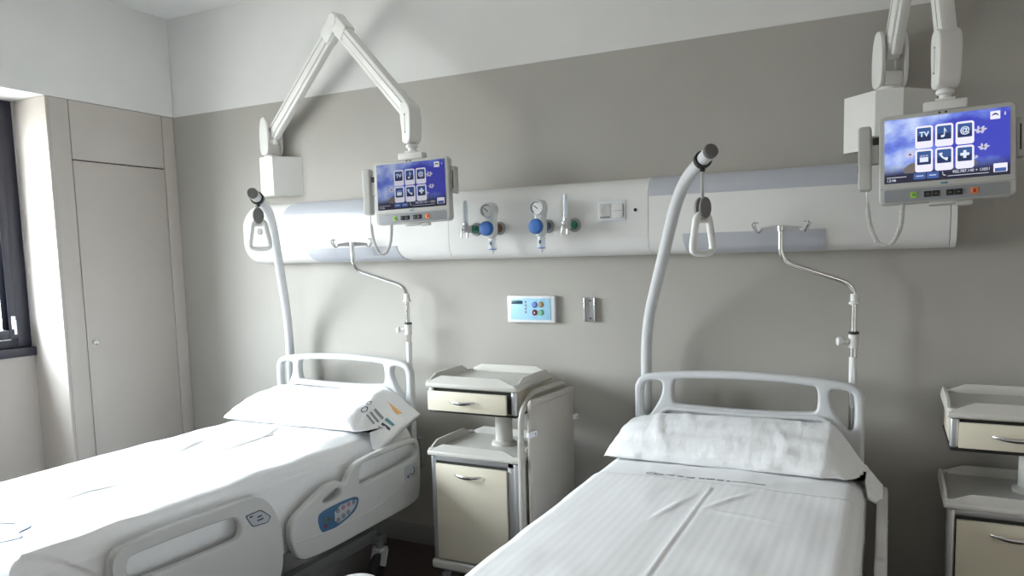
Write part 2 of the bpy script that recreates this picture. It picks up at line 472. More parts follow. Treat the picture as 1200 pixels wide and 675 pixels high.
diffuser(lambda v: -3.00+bow(v, .07), lambda v: -1.94, 1.782, 1.8645)
diffuser(lambda v: -2.84+bow(1-v, .075), lambda v: -2.245+bow(1-v, .055), 1.5395, 1.612)
diffuser(lambda v: -.926, lambda v: -.085, 1.786, 1.8645)
diffuser(lambda v: -.782+bow(1-v, .03), lambda v: -.222, 1.5395, 1.622)
# sockets and switches
p = MB(); p.box((-1.157, -.1305, 1.689), (-1.030, -.126, 1.777), PANELW, .002)
sw = p.build('switch_plate', hu)
q = MB(); q.box((-1.148, -.1345, 1.70), (-1.098, -.1303, 1.764), HEADW, .002); q.box((-1.146, -.1352, 1.701), (-1.100, -.1343, 1.709), SOCKET); q.build('rocker', sw)
q = MB(); q.box((-1.088, -.1345, 1.70), (-1.042, -.1303, 1.764), HEADW, .002); q.box((-1.087, -.1352, 1.7305), (-1.043, -.1343, 1.7325), SOCKET); q.box((-1.0415, -.134, 1.705), (-1.038, -.1303, 1.757), SOCKET)
q.build('rocker', sw)
MB().lathe([(.012, 0), (.012, .0025), (.0085, .0028)], (-.986, -.126, 1.731), (0, -1, 0), PANELW, 20).lathe([(.0078, 0), (.0078, .0035)], (-.986, -.126, 1.731), (0, -1, 0), BLACK, 16).build('jack_socket', hu)
MB().lathe([(.020, 0), (.020, .004), (.015, .006), (.006, .006)], (-3.175, -.126, 1.718), (0, -1, 0), CLIPGREY, 20).build('call_socket', hu)
MB().box((-3.135, -.133, 1.700), (-3.098, -.126, 1.738), SOCKET, .003).build('call_socket', hu)
for x, mm in ((-1.775, GREENH), (-1.650, BROWNH), (-1.400, BLUEO), (-1.270, GREENH)):
    g = MB()
    g.lathe([(.031, 0), (.031, .006), (.027, .012), (.021, .013), (.021, .008)], (x, -.126, 1.677), (0, -1, 0), SOCKET, 28)
    g.lathe([(.0195, 0), (.0195, .012), (.012, .0125)], (x, -.126, 1.677), (0, -1, 0), mm, 24)
    g.build('gas_outlet', hu)

# ------------------------------------------------------------------ gas devices
def regulator(x, label, hubmat):
    r = thing('vacuum_regulator', label, 'regulator', (x, -.14, 1.677), group='medical gas devices on the head unit')
    b = MB(); b.cyl((x, -.1375, 1.677), (0, -1, 0), .013, .035, CHROME); b.cyl((x, -.150, 1.677), (0, -1, 0), .0175, .02, hubmat); b.build('connector', r)
    b = MB()
    out = chaikin([(x-.020, 1.63), (x+.020, 1.63), (x+.027, 1.675), (x+.021, 1.715), (x+.033, 1.755), (x+.027, 1.785), (x, 1.797), (x-.027, 1.785), (x-.033, 1.755), (x-.021, 1.715), (x-.027, 1.675)], 3)
    b.plate(out, [], XZ(-.212), .048, GAUGEW, .012, 4); b.build('body', r)
    gz = 1.757
    g = MB(); g.lathe([(.034, 0), (.034, .014), (.032, .018), (.030, .018), (.030, .013)], (x-.002, -.2365, gz), (0, -1, 0), GAUGEW, 32)
    ga = g.build('gauge', r)
    d = MB(); d.cyl((x-.002, -.247, gz), (0, -1, 0), .0298, .003, DIALW, seg=32)
    d.tube([(x-.002+.024*math.cos(t), -.2503, gz+.024*math.sin(t)) for t in [math.radians(a) for a in range(60, 250, 10)]], .0018, INKDARK, 6)
    for a in range(-40, 221, 26):
        t = math.radians(a); d.beam((x-.002+.020*math.cos(t), -.2503, gz+.020*math.sin(t)), (x-.002+.026*math.cos(t), -.2503, gz+.026*math.sin(t)), .0014, .0006, INKDARK, up=(0, 1, 0))
    d.build('dial', ga)
    t = math.radians(140)
    n = MB(); n.beam((x-.002-.016*math.cos(t+PI)*1.0, -.2515, gz-.014*math.sin(t+PI)), (x-.002+.010*math.cos(t+PI), -.2515, gz+.010*math.sin(t+PI)), .0032, .001, BLACK, up=(0, 1, 0)); n.build('needle', ga)
    kx, kz = x-.006, 1.674
    kn = MB(); prof = [(.030, 0), (.0325, .004), (.0325, .022), (.029, .029), (.020, .031)]
    kn.lathe(prof, (kx, -.2365, kz), (0, -1, 0), BLUEK, 36)
    for i in range(24):
        a = 2*PI*i/24; kn.beam((kx+.0322*math.cos(a), -.240, kz+.0322*math.sin(a)), (kx+.0322*math.cos(a), -.259, kz+.0322*math.sin(a)), .003, .003, BLUEK, .0008)
    kn.build('knob', r)
    j = MB(); j.lathe([(.012, 0), (.0165, .003), (.0175, .008), (.0175, .048), (.012, .052)], (x, -.205, 1.575), (0, 0, 1), CLEAR, 24); j.build('trap_jar', r)
    j = MB(); j.lathe([(.018, 0), (.018, .006)], (x, -.205, 1.6225), (0, 0, 1), GAUGEW, 24); j.lathe([(.019, 0), (.019, .004)], (x, -.205, 1.577), (0, 0, 1), BLUEK, 24)
    j.box((x-.005, -.2236, 1.598), (x+.005, -.2216, 1.614), INKDARK, .0008); j.build('jar_collar', r)
    j = MB(); j.lathe([(.004, 0), (.005, .004), (.0065, .018)], (x, -.205, 1.557), (0, 0, 1), GAUGEW, 14); j.build('nozzle', r)
    return r
def flowmeter(x, label):
    r = thing('oxygen_flowmeter', label, 'flowmeter', (x, -.14, 1.677), group='medical gas devices on the head unit')
    b = MB(); b.cyl((x, -.1375, 1.677), (0, -1, 0), .013, .02, CHROME); b.cyl((x, -.15, 1.677), (0, -1, 0), .018, .045, GREENH, .004); b.cyl((x, -.162, 1.677), (0, -1, 0), .0195, .012, GREENH, .002); b.build('hub', r)
    b = MB(); b.box((x-.013, -.247, 1.658), (x+.013, -.195, 1.694), ALU, .004); b.cyl((x, -.232, 1.69), (0, 0, 1), .0125, .02, ALU, .003)
    b.cyl((x+.006, -.228, 1.635), (0, 0, 1), .006, .026, CHROME, .002); b.build('valve_body', r)
    b = MB(); b.lathe([(.011, 0), (.011, .055), (.010, .088), (.006, .092)], (x, -.232, 1.7095), (0, 0, 1), CLEAR, 20); b.build('flow_tube', r)
    b = MB(); b.lathe([(.0035, 0), (.0035, .082)], (x, -.232, 1.711), (0, 0, 1), GRIPW, 10); b.lathe([(.006, 0), (.0072, .003), (.0072, .008), (.003, .010)], (x, -.232, 1.7995), (0, 0, 1), ALU, 14); b.build('scale_rod', r)
    b = MB(); b.cyl((x-.002, -.247, 1.672), (0, -1, 0), .0045, .014, CHROME); b.beam((x-.002, -.263, 1.682), (x-.006, -.263, 1.634), .006, .005, CHROME, .0015, up=(0, 1, 0)); b.build('valve_lever', r)
    return r
regulator(-1.650, 'white vacuum regulator with blue knob on the brown outlet, left of the pair', BROWNH)
regulator(-1.400, 'white vacuum regulator with blue knob on the blue-grey outlet, right of the pair', BLUEO)
flowmeter(-1.775, 'clear oxygen flowmeter on green hub, left of both gauges, nearest the left screen')
flowmeter(-1.270, 'clear oxygen flowmeter on green hub, right of both gauges, nearest the switches')

# ------------------------------------------------------------------ wall panel and bracket
cp = thing('wall_control_panel', 'white-framed pale blue control panel with coloured buttons on wall below the gauges', 'control panel', (-1.546, 0, 1.222))
MB().box((-1.673, -.026, 1.222), (-1.420, -.0005, 1.352), PANELW, .004).build('housing', cp)
fp = MB().box((-1.654, -.0285, 1.236), (-1.440, -.0255, 1.339), PANELB, .001).build('face_plate', cp)
MB().box((-1.648, -.030, 1.312), (-1.588, -.0282, 1.329), LCD, .0006).build('display', fp)
for i in range(4):
    MB().lathe([(.0055, 0), (.0055, .0015), (.003, .0018)], (-1.572, -.0283, 1.322-.0165*i), (0, -1, 0), SOCKET, 14).build('indicator', fp)
for (x, z), m in zip(((-1.524, 1.309), (-1.490, 1.310), (-1.524, 1.271), (-1.490, 1.271)), (BTN_B, BTN_O, BTN_R, BTN_G)):
    q = MB(); q.lathe([(.0145, 0), (.0145, .002), (.012, .003)], (x, -.0283, z), (0, -1, 0), m, 24)
    if m is BTN_R: q.prism([(x-.004, z-.004), (x+.004, z-.004), (x, z+.006)], XZ(-.0318), 0, .0006, PANELW)
    else: q.tube([(x+.006*math.cos(t), -.0315, z+.006*math.sin(t)) for t in [2*PI*i/14 for i in range(14)]], .0009, PANELW, 5, closed=True)
    q.build('button', fp)
br = thing('metal_wall_bracket', 'small chrome mounting bracket screwed to the wall beside the control panel', 'bracket', (-1.247, 0, 1.23))
q = MB(); q.box((-1.272, -.006, 1.229), (-1.220, -.0005, 1.343), ALU, .001)
q.box((-1.274, -.020, 1.229), (-1.268, -.004, 1.343), CHROME, .001); q.box((-1.224, -.020, 1.229), (-1.218, -.004, 1.343), CHROME, .001); q.build('rail', br)
for z in (1.245, 1.328):
    MB().lathe([(.0045, 0), (.0045, .0015), (.002, .002)], (-1.246, -.006, z), (0, -1, 0), RUBBER, 12).build('screw', br)

# ------------------------------------------------------------------ television arms and monitors
def arm_station(side, bx, elbow, mon_top, label):
    r = thing('swivel_arm', label, 'swivel arm', (bx, 0, 1.915))
    hw, sd, dp = .047, .112, .114
    base = [(bx-hw-sd, -.001), (bx-hw, -dp), (bx+hw, -dp), (bx+hw+sd, -.001)]
    m = MB(); m.prism(base, lambda a, b, d: (a, b, d), 1.915, 2.128, ARMW); m.build('wall_box', r)
    P0 = V((bx, -.062, 2.195)); E = V(elbow); T = V(mon_top)
    d1 = (E-P0).normalized()
    hz = V((d1.x, d1.y, 0)).normalized(); sdv = V((-hz.y, hz.x, 0))
    m = MB(); m.cyl((bx, -.062, 2.128), (0, 0, 1), .044, .016, ARMW, .003)
    m.beam(V((bx, -.062, 2.144)), V((bx, -.062, 2.20)), .068, .070, ARMW, .010, up=sdv)
    m.build('swivel_base', r)
    for s in (-1, 1):
        c = V((bx, -.062, 0))+sdv*s*.043
        pl = MB()
        out = [(-.034, 2.138), (.030, 2.138), (.040, 2.20), (.040, 2.28), (.026, 2.335), (0, 2.35), (-.026, 2.335), (-.042, 2.27), (-.042, 2.19)]
        pl.plate(chaikin(out, 2), [], lambda a, b, d: c+V((0, 0, b))+hz*a+sdv*d, .016, ARMW, .005)
        pl.build('cheek_plate', r)
    A = P0+V((0, 0, .05))
    def beam_arm(a, e, name):
        d = (e-a).normalized(); sd_ = d.cross(V((0, 0, 1))).normalized(); upv = sd_.cross(d).normalized()
        m = MB(); m.beam(a, e, .052, .058, ARMW, .012)
        o = m.build(name, r)
        g = MB()
        for s in (-1, 1):
            g.beam(a+sd_*s*.0262+upv*.006+d*.04, e+sd_*s*.0262+upv*.006-d*.04, .0015, .004, ARMG)
        g.build('groove', o)
        m = MB(); m.beam(a-upv*.040+d*.02, e-upv*.040-d*.02, .036, .022, ARMW, .006); m.build('linkage_bar', o)
    beam_arm(A, E, 'lower_arm')
    J = T+V((0, 0, .175))
    beam_arm(E, J, 'upper_arm')
    d2 = (J-E).normalized()
    m = MB(); ax = d1.cross(d2).normalized()
    m.cyl(E-ax*.038, ax, .043, .076, ARMW, .010, 28)
    m.beam(E-d1*.11, E+d1*.01, .066, .082, ARMW, .012); m.beam(E, E+d2*.12, .066, .080, ARMW, .012)
    m.build('elbow_joint', r)
    hz2 = V((d2.x, d2.y, 0)); hz2 = hz2.normalized() if hz2.length > .05 else V((1, 0, 0))
    sv2 = V((-hz2.y, hz2.x, 0))
    for nm in ('clevis',):
        m = MB()
        out = [(-.030, .02), (.026, .02), (.036, .06), (.040, .15), (.030, .195), (-.010, .215), (-.040, .19), (-.038, .12), (-.028, .07)]
        m.plate(chaikin(out, 2), [], lambda a, b, d: T+V((0, 0, b))+hz2*a+sv2*d, .070, ARMW, .008)
        c = m.build(nm, r)
        g = MB()
        for s in (-1, 1):
            g.beam(T+sv2*s*.0352+V((0, 0, .07)), T+sv2*s*.0352+V((0, 0, .15)), .003, .0012, ARMG, up=sv2)
            for z in (.07, .15): g.ball(T+sv2*s*.0352+V((0, 0, z)), .004, ARMG, 8)
        g.build('cover_screw', c)
    m = MB(); m.lathe([(.016, -.012), (.018, .0), (.027, .004), (.027, .014), (.018, .022)], T, (0, 0, 1), GRIPW, 20)
    m.build('ball_joint', r)
    return r

def monitor(loc, yaw, tilt, roll, label, dim=1.0):
    SCREEN, E_TILE, E_NAVY, E_NAVY2, E_SYM, E_BTN, E_PETAL, E_DARK, E_TXT, E_LAV, E_STONE = screen_set(dim)
    from mathutils import Euler
    r = thing('bedside_monitor', label, 'monitor', loc, (tilt, roll, yaw), group='touch screens on swivel arms')
    L = True
    h = MB(); out = rrect(-.189, -.170, .189, .1185, .018, 5)
    h.plate(out, [], XZ(.0265), .045, MONG, .006)
    h.plate(rrect(-.150, -.12, .150, .095, .03, 5), [], XZ(.065), .040, MONG, .012)
    h.build('housing', r, local=L)
    MB().box((-.186, .0030, -.1222), (.186, .0046, -.1208), MONS).build('housing_seam', r, local=L)
    h = MB(); h.box((-.062, .005, .1188), (.062, .060, .150), ARMW, .006); h.box((-.028, .010, .150), (.028, .05, .158), ARMW, .002)
    h.build('mount_bracket', r, local=L)
    h = MB(); h.plate(rrect(-.173, -.166, .173, -.125, .006, 4), [], XZ(.0036), .002, MONS, .0006)
    st = h.build('button_strip', r, local=L)
    for x, m, ww in ((-.088, LIME, .018), (-.048, BLACK, .021), (-.025, BLACK, .021), (.014, BLACK, .021), (.037, BLACK, .021), (.080, ORANGE, .020)):
        q = MB(); q.box((x-ww/2, -.0005, -.155), (x+ww/2, .004, -.136), m, .0015)
        if m is LIME: q.lathe([(.0045, 0), (.0045, .0008)], (x, -.0005, -.1455), (0, -1, 0), BTN_G, 12)
        elif m is ORANGE: q.box((x-.004, -.0012, -.151), (x+.004, -.0004, -.140), INKRED)
        else: q.beam((x-.004, -.0008, -.1455), (x+.004, -.0008, -.1455), .0008, .0014, SOCKET)
        q.build('button', st, local=L)
    q = MB(); q.box((-.012, .0028, -.1165), (.008, .0042, -.1112), INKTEAL, .0004); q.build('maker_badge', r, local=L)
    q = MB(); q.lathe([(.0035, 0), (.0035, .001)], (-.016, .004, .111), (0, -1, 0), BLACK, 10); q.lathe([(.0035, 0), (.0035, .001)], (.002, .004, .111), (0, -1, 0), BLACK, 10)
    q.build('sensor', r, local=L)
    q = MB(); q.box((.190, .022, -.048), (.212, .066, .072), MONG, .005); q.box((.1985, .0214, -.028), (.2030, .0222, .052), BLACK); q.build('card_reader', r, local=L)
    q = MB(); q.box((-.045, .012, -.180), (.035, .05, -.1685), MONG, .003); q.box((.03, .015, -.185), (.075, .045, -.1695), MONG, .003); q.build('cable_port', r, local=L)
    # screen
    y = .0022
    s = MB(); s.box((-.1725, y, -.1035), (.1725, y+.0015, .1035), SCREEN)
    sc = s.build('screen', r, local=L)
    U = lambda u: -.1725+.345*u
    Wv = lambda v: .1035-.207*v
    def flat(q, poly, m, lv): q.prism(poly, XZ(y-.0003*lv), -.0002, 0, m)
    def ring(cx, cz, rx, rz, n=14, rot=0):
        return [(cx+rx*math.cos(t)*math.cos(rot)-rz*math.sin(t)*math.sin(rot), cz+rx*math.cos(t)*math.sin(rot)+rz*math.sin(t)*math.cos(rot)) for t in [2*PI*i/n for i in range(n)]]
    for cu, cv, sc_ in ((.215, .57, 1.0), (.775, .30, 1.0), (.80, .56, .9), (.735, .70, .5)):
        cx, cz = U(cu), Wv(cv); q = MB()
        for a in (10, 60, 120, 190, 250, 310):
            t = math.radians(a); flat(q, ring(cx+.010*sc_*math.cos(t), cz+.006*sc_*math.sin(t), .008*sc_, .0035*sc_, 10, t*.8), E_PETAL, 1)
        flat(q, ring(cx, cz, .004*sc_, .003*sc_, 10), E_DARK, 1.5); q.build('wallpaper_flower', sc, local=L)
    q = MB(); flat(q, chaikin([(U(.13), Wv(.86)), (U(.20), Wv(.71)), (U(.28), Wv(.70)), (U(.30), Wv(.86))], 2), E_STONE, 1); q.build('wallpaper_stone', sc, local=L)
    q = MB(); flat(q, chaikin([(U(.70), Wv(.82)), (U(.72), Wv(.72)), (U(.75), Wv(.78)), (U(.76), Wv(.82))], 2), E_STONE, 1)
    q.build('wallpaper_stone', sc, local=L)
    for row, (v0, v1) in enumerate(((.145, .49), (.507, .858))):
        for c_, cu in enumerate((.33, .492, .655)):
            x0, x1 = U(cu-.0725), U(cu+.0725); z1, z0 = Wv(v0), Wv(v1)
            q = MB(); flat(q, rrect(x0, z0, x1, z1, .008), E_TILE, 2)
            ix0, ix1 = x0+.0055, x1-.0055; iz1 = z1-.0065; iz0 = iz1-.043
            flat(q, rrect(ix0, iz0, ix1, iz1, .003), E_NAVY2, 3)
            flat(q, rrect(ix0, iz0+.019, ix1, iz1, .003), E_NAVY, 3.3)
            cx, cz = (ix0+ix1)/2, (iz0+iz1)/2
            T = lambda a, b, d: (cx+a, y-.0014+d, cz+b)
            if row == 0 and c_ == 0: q.text('TV', .022, T, E_SYM, bold=.0006)
            elif row == 0 and c_ == 1:
                flat(q, ring(cx-.004, cz-.011, .0055, .004, 14, .3), E_SYM, 4.5)
                flat(q, [(cx-.0005, cz-.011), (cx+.0018, cz-.011), (cx+.0018, cz+.014), (cx-.0005, cz+.016)], E_SYM, 4.5)
                flat(q, [(cx+.0018, cz+.014), (cx+.006, cz+.006), (cx+.0065, cz-.001), (cx+.0045, cz+.003), (cx+.0018, cz+.008)], E_SYM, 4.5)
            elif row == 0: q.text('@', .026, T, E_SYM, bold=.0004)
            elif c_ == 0:
                flat(q, [(cx-.012, cz-.013), (cx+.012, cz-.013), (cx+.012, cz+.002), (cx-.012, cz+.002)], E_SYM, 4.5)
                for i in range(3): flat(q, [(cx-.012+.008*i, cz+.004), (cx-.007+.008*i, cz+.0048), (cx-.004+.008*i, cz+.0095), (cx-.009+.008*i, cz+.0085)], E_LAV, 4.5)
            elif c_ == 1:
                path = [V((cx-.010, 0, cz+.011)), V((cx-.008, 0, cz+.001)), V((cx-.001, 0, cz-.007)), V((cx+.010, 0, cz-.010))]
                pl = fillet(path, .006, 4)
                lft = []; rgt = []
                for i, p_ in enumerate(pl):
                    t = (pl[min(i+1, len(pl)-1)]-pl[max(i-1, 0)]).normalized(); nn = V((-t.z, 0, t.x))
                    e = abs(i/(len(pl)-1)-.5)*2; w_ = .0024+.0030*max(0, e-.55)/.45
                    lft.append(((p_+nn*w_).x, (p_+nn*w_).z)); rgt.append(((p_-nn*w_).x, (p_-nn*w_).z))
                flat(q, lft+rgt[::-1], E_SYM, 4.5)
            else:
                a, b_ = .012, .0042
                flat(q, [(cx-b_, cz-a), (cx+b_, cz-a), (cx+b_, cz-b_), (cx+a, cz-b_), (cx+a, cz+b_), (cx+b_, cz+b_), (cx+b_, cz+a), (cx-b_, cz+a), (cx-b_, cz+b_), (cx-a, cz+b_), (cx-a, cz-b_), (cx-b_, cz-b_)], E_SYM, 4.5)
            q.build('icon_tile', sc, local=L)
    for u0, u1 in ((.245, .345), (.352, .45)):
        q = MB(); flat(q, rrect(U(u0), Wv(.965), U(u1), Wv(.872), .002), E_BTN, 2); flat(q, rrect(U(u0+.02), Wv(.925), U(u1-.02), Wv(.908), .0008), E_TXT, 3); q.build('screen_button', sc, local=L)
    q = MB()
    q.text('902.787.140 + 13051', .0118, lambda a, b, d: (U(.705)+a, y-.0012+d, Wv(.897)+b), E_TXT, bold=.0003); q.build('phone_number', sc, local=L)
    q = MB(); flat(q, [(U(.52), Wv(.956)), (U(.84), Wv(.956)), (U(.84), Wv(.946)), (U(.52), Wv(.946))], E_TXT, 2)
    q.build('text_line', sc, local=L); q = MB(); flat(q, rrect(U(.02), Wv(.915), U(.185), Wv(.903), .0006), E_TXT, 2)
    q.build('text_line', sc, local=L); q = MB(); q.text('12:46', .0125, lambda a, b, d: (U(.02)+a, y-.0010+d, Wv(.955)+b), E_SYM, align='LEFT'); q.build('clock_text', sc, local=L)
    q = MB(); flat(q, [(U(.475), Wv(.875)), (U(.482), Wv(.875)), (U(.486), Wv(.92)), (U(.505), Wv(.93)), (U(.505), Wv(.945)), (U(.483), Wv(.935))], E_TXT, 2)
    q.build('phone_icon', sc, local=L)
    q = MB(); flat(q, rrect(U(.875), Wv(.955), U(.98), Wv(.825), .002), E_TILE, 2); flat(q, rrect(U(.885), Wv(.95), U(.97), Wv(.895), .001), E_BTN, 3); q.build('screen_icon', sc, local=L); q = MB()
    flat(q, rrect(U(.85), Wv(.165), U(.925), Wv(.045), .001), E_TILE, 2)
    flat(q, chaikin([(U(.857), Wv(.125)), (U(.87), Wv(.085)), (U(.888), Wv(.072)), (U(.905), Wv(.085)), (U(.918), Wv(.125)), (U(.902), Wv(.105)), (U(.888), Wv(.098)), (U(.873), Wv(.105))], 1), E_NAVY2, 3)
    q.build('screen_icon', sc, local=L); q = MB()
    flat(q, rrect(U(.955), Wv(.12), U(.968), Wv(.07), .001), E_TXT, 2)
    q.build('screen_icon', sc, local=L)
    return r

def handset(mon, label):
    r = bpy.data.objects.new('telephone_handset', None); COL.objects.link(r); r.empty_display_size = .04
    r.location = mon.location; r.rotation_euler = mon.rotation_euler
    ROOTM[r.name] = ROOTM[mon.name]
    tag(r, label, 'handset', 'corded handsets beside the touch screens')
    b = MB()
    out = [(-.253, -.118), (-.211, -.118), (-.207, -.070), (-.218, -.045), (-.219, .03), (-.208, .055), (-.211, .098), (-.250, .098), (-.256, .05), (-.257, -.06)]
    b.plate(rrect(-.252, -.118, -.212, .094, .009, 4), [], XZ(.022), .040, HANDS, .006, 4); b.box((-.2535, .004, -.060), (-.2515, .040, -.035), MONS, .0005)
    b.build('receiver', r, local=True)
    c = MB(); c.box((-.219, .012, -.030), (-.1895, .045, .062), HANDS, .003); c.box((-.208, .008, .03), (-.1895, .014, .055), BLACK, .001); c.build('cradle', r, local=True)
    path = fillet([V(p) for p in ((-.226, .02, -.118), (-.224, .02, -.165), (-.218, .02, -.235), (-.190, .02, -.302), (-.150, .02, -.302), (-.124, .022, -.245), (-.120, .026, -.168))], .05, 8)
    # resample
    pts = [path[0]]; step = .0009
    for p, q in zip(path, path[1:]):
        n = max(1, int((q-p).length/step))
        for i in range(1, n+1): pts.append(p.lerp(q, i/n))
    co = MB(); hel = []
    for i, p in enumerate(pts):
        t = (pts[min(i+1, len(pts)-1)]-pts[max(i-1, 0)]).normalized(); n1 = V((0, 1, 0)); n2 = t.cross(n1).normalized()
        f = i/(len(pts)-1); k = min(1, max(0, (f-.11)/.03))
        a = i*2*PI/5.6
        hel.append(p+(n1*math.cos(a)+n2*math.sin(a))*.0062*k)
    co.tube(hel, .0024, CORD, 5); co.build('coiled_cord', r, local=True)
    return r

M1 = monitor((-1.956, -.409, 1.879), .129, -.043, -.030, 'bedside touch screen on swivel arm over the left bed', .55)
M2 = monitor((.151, -.518, 1.857), -.049, -.090, -.024, 'bedside touch screen on swivel arm at upper right of the photo')
def montop(m): return ROOTM[m.name] @ V((0, .03, .170))
arm_station('l', -3.113, (-2.50, -.20, 2.735), montop(M1), 'white jointed swivel arm with wall box holding the left screen')
arm_station('r', -.012, (.085, -.26, 2.88), montop(M2), 'white jointed swivel arm with wall box holding the right screen')
handset(M1, 'grey corded telephone handset hung on the left screen side, above the left bed')
handset(M2, 'grey corded telephone handset hung on the right screen side')

# ------------------------------------------------------------------ beds
CL, CR = -2.587, -.522
bed = thing('hospital_bed', 'grey hospital bed frame with headboard under the left screen, blue-labelled side rail facing us', 'bed', (CL, -1.15, 0), group='hospital beds')
c = CL
hb = MB()
outer = [(c-.452, .45), (c-.452, .975), (c-.430, 1.020), (c-.36, 1.036), (c-.18, 1.050), (c, 1.056), (c+.18, 1.050), (c+.36, 1.036), (c+.430, 1.020), (c+.452, .975), (c+.452, .45)]
outer = [outer[0]]+list(chaikin(outer[1:-1], 2, closed=False))+[outer[-1]]
slot = chaikin([(c-.285, .915), (c-.285, 1.003), (c-.262, 1.013), (c-.10, 1.021), (c+.10, 1.021), (c+.262, 1.013), (c+.285, 1.003), (c+.285, .915), (c+.262, .905), (c+.10, .898), (c-.10, .898), (c-.262, .905)], 2)
def corner_hole(s):
    p = [(c+s*.418, .845), (c+s*.418, .975), (c+s*.400, .996), (c+s*.352, 1.003), (c+s*.330, .995), (c+s*.330, .955), (c+s*.350, .905), (c+s*.392, .842)]
    return chaikin(p if s < 0 else p[::-1], 2)
hb.plate(outer, [slot, corner_hole(-1), corner_hole(1)], XZ(-.185), .042, PLAST, .013, 4)
ho = hb.build('headboard', bed)
r_ = MB(); r_.tube(fillet([(c-.33, -.213, .872), (c-.30, -.213, .888), (c, -.213, .880), (c+.30, -.213, .888), (c+.33, -.213, .872)], .05), .010, PLAST, 10); r_.build('moulded_ridge', ho)
fb = MB(); o2 = [(c-.452, .40), (c-.452, .80), (c-.40, .86), (c, .88), (c+.40, .86), (c+.452, .80), (c+.452, .40)]
o2 = [o2[0]]+list(chaikin(o2[1:-1], 2, closed=False))+[o2[-1]]
fb.plate(o2, [chaikin([(c-.28, .74), (c-.28, .81), (c+.28, .81), (c+.28, .74)], 2)], XZ(-2.275), .042, PLAST, .013, 4); fb.build('footboard', bed)
fr = MB()
for s in (-1, 1):
    fr.beam((c+s*.40, -.20, .46), (c+s*.40, -2.25, .46), .05, .06, STEEL, .006)
for yy in (-.22, -.75, -1.25, -1.75, -2.24):
    fr.beam((c-.40, yy, .46), (c+.40, yy, .46), .05, .05, STEEL, .006)
fr.box((c-.42, -2.19, .49), (c+.42, -.24, .515), STEEL, .004)
for s in (-1, 1):
    fr.tube([(c+s*.40, -.17, .45), (c+s*.40, -.12, .45), (c+s*.425, -.115, .47), (c+s*.425, -.115, .62)], .019, STEEL, 12)
fr.build('frame', bed)
ba = MB()
for s in (-1, 1): ba.beam((c+s*.34, -.42, .20), (c+s*.34, -2.06, .20), .05, .06, STEEL, .006)
for yy in (-.42, -2.06): ba.beam((c-.40, yy, .18), (c+.40, yy, .18), .06, .05, STEEL, .006)
for yy in (-.70, -1.75):
    ba.beam((c, yy, .20), (c, yy, .46), .10, .12, STEEL, .01, up=(0, 1, 0)); ba.beam((c-.34, yy, .20), (c+.34, yy, .20), .06, .05, STEEL, .006)
ba.build('undercarriage', bed)
for s in (-1, 1):
    for yy in (-.45, -2.05):
        x = c+s*.40
        k = MB(); k.cyl((x, yy, .145), (0, 0, 1), .02, .04, STEEL, .004)
        for q in (-1, 1):
            k.beam((x+q*.021, yy+.005, .15), (x+q*.021, yy-.025, .07), .008, .05, PLAST, .003, up=(1, 0, 0))
        k.box((x-.026, yy-.03, .138), (x+.026, yy+.03, .152), PLAST, .004)
        ca = k.build('castor', bed)
        w_ = MB(); w_.lathe([(.052, -.014), (.062, -.010), (.0625, .010), (.052, .014), (.02, .016)], (x, yy-.025, .0630), (1, 0, 0), RUBBER, 28); w_.build('wheel', ca)
HEAD = [(-.802, .650), (-.724, .676), (-.432, .684), (-.31, .678), (-.268, .636), (-.278, .40), (-.317, .35), (-.655, .349), (-.909, .347), (-1.091, .356), (-1.139, .374), (-1.168, .426), (-1.182, .489), (-1.169, .539), (-1.124, .565), (-1.006, .609), (-.937, .632), (-.878, .622), (-.851, .598), (-.828, .612)]
HHOLE = [(-.755, .570), (-.736, .648), (-.695, .656), (-.334, .654), (-.298, .634), (-.298, .590), (-.324, .577), (-.702, .560)]
SLOT = [(-.994, .566), (-.93, .586), (-.891, .592), (-.87, .579), (-.877, .559), (-.905, .551), (-.974, .551)]
FOOT = [(-1.907, .60), (-1.907, .674), (-1.864, .697), (-1.368, .684), (-1.327, .677), (-1.275, .628), (-1.242, .547), (-1.234, .467), (-1.248, .354), (-1.30, .345), (-1.86, .345), (-1.907, .39)]
FHOLE = [(-1.872, .600), (-1.868, .654), (-1.838, .665), (-1.469, .655), (-1.432, .640), (-1.415, .603), (-1.425, .572), (-1.457, .566), (-1.80, .575)]
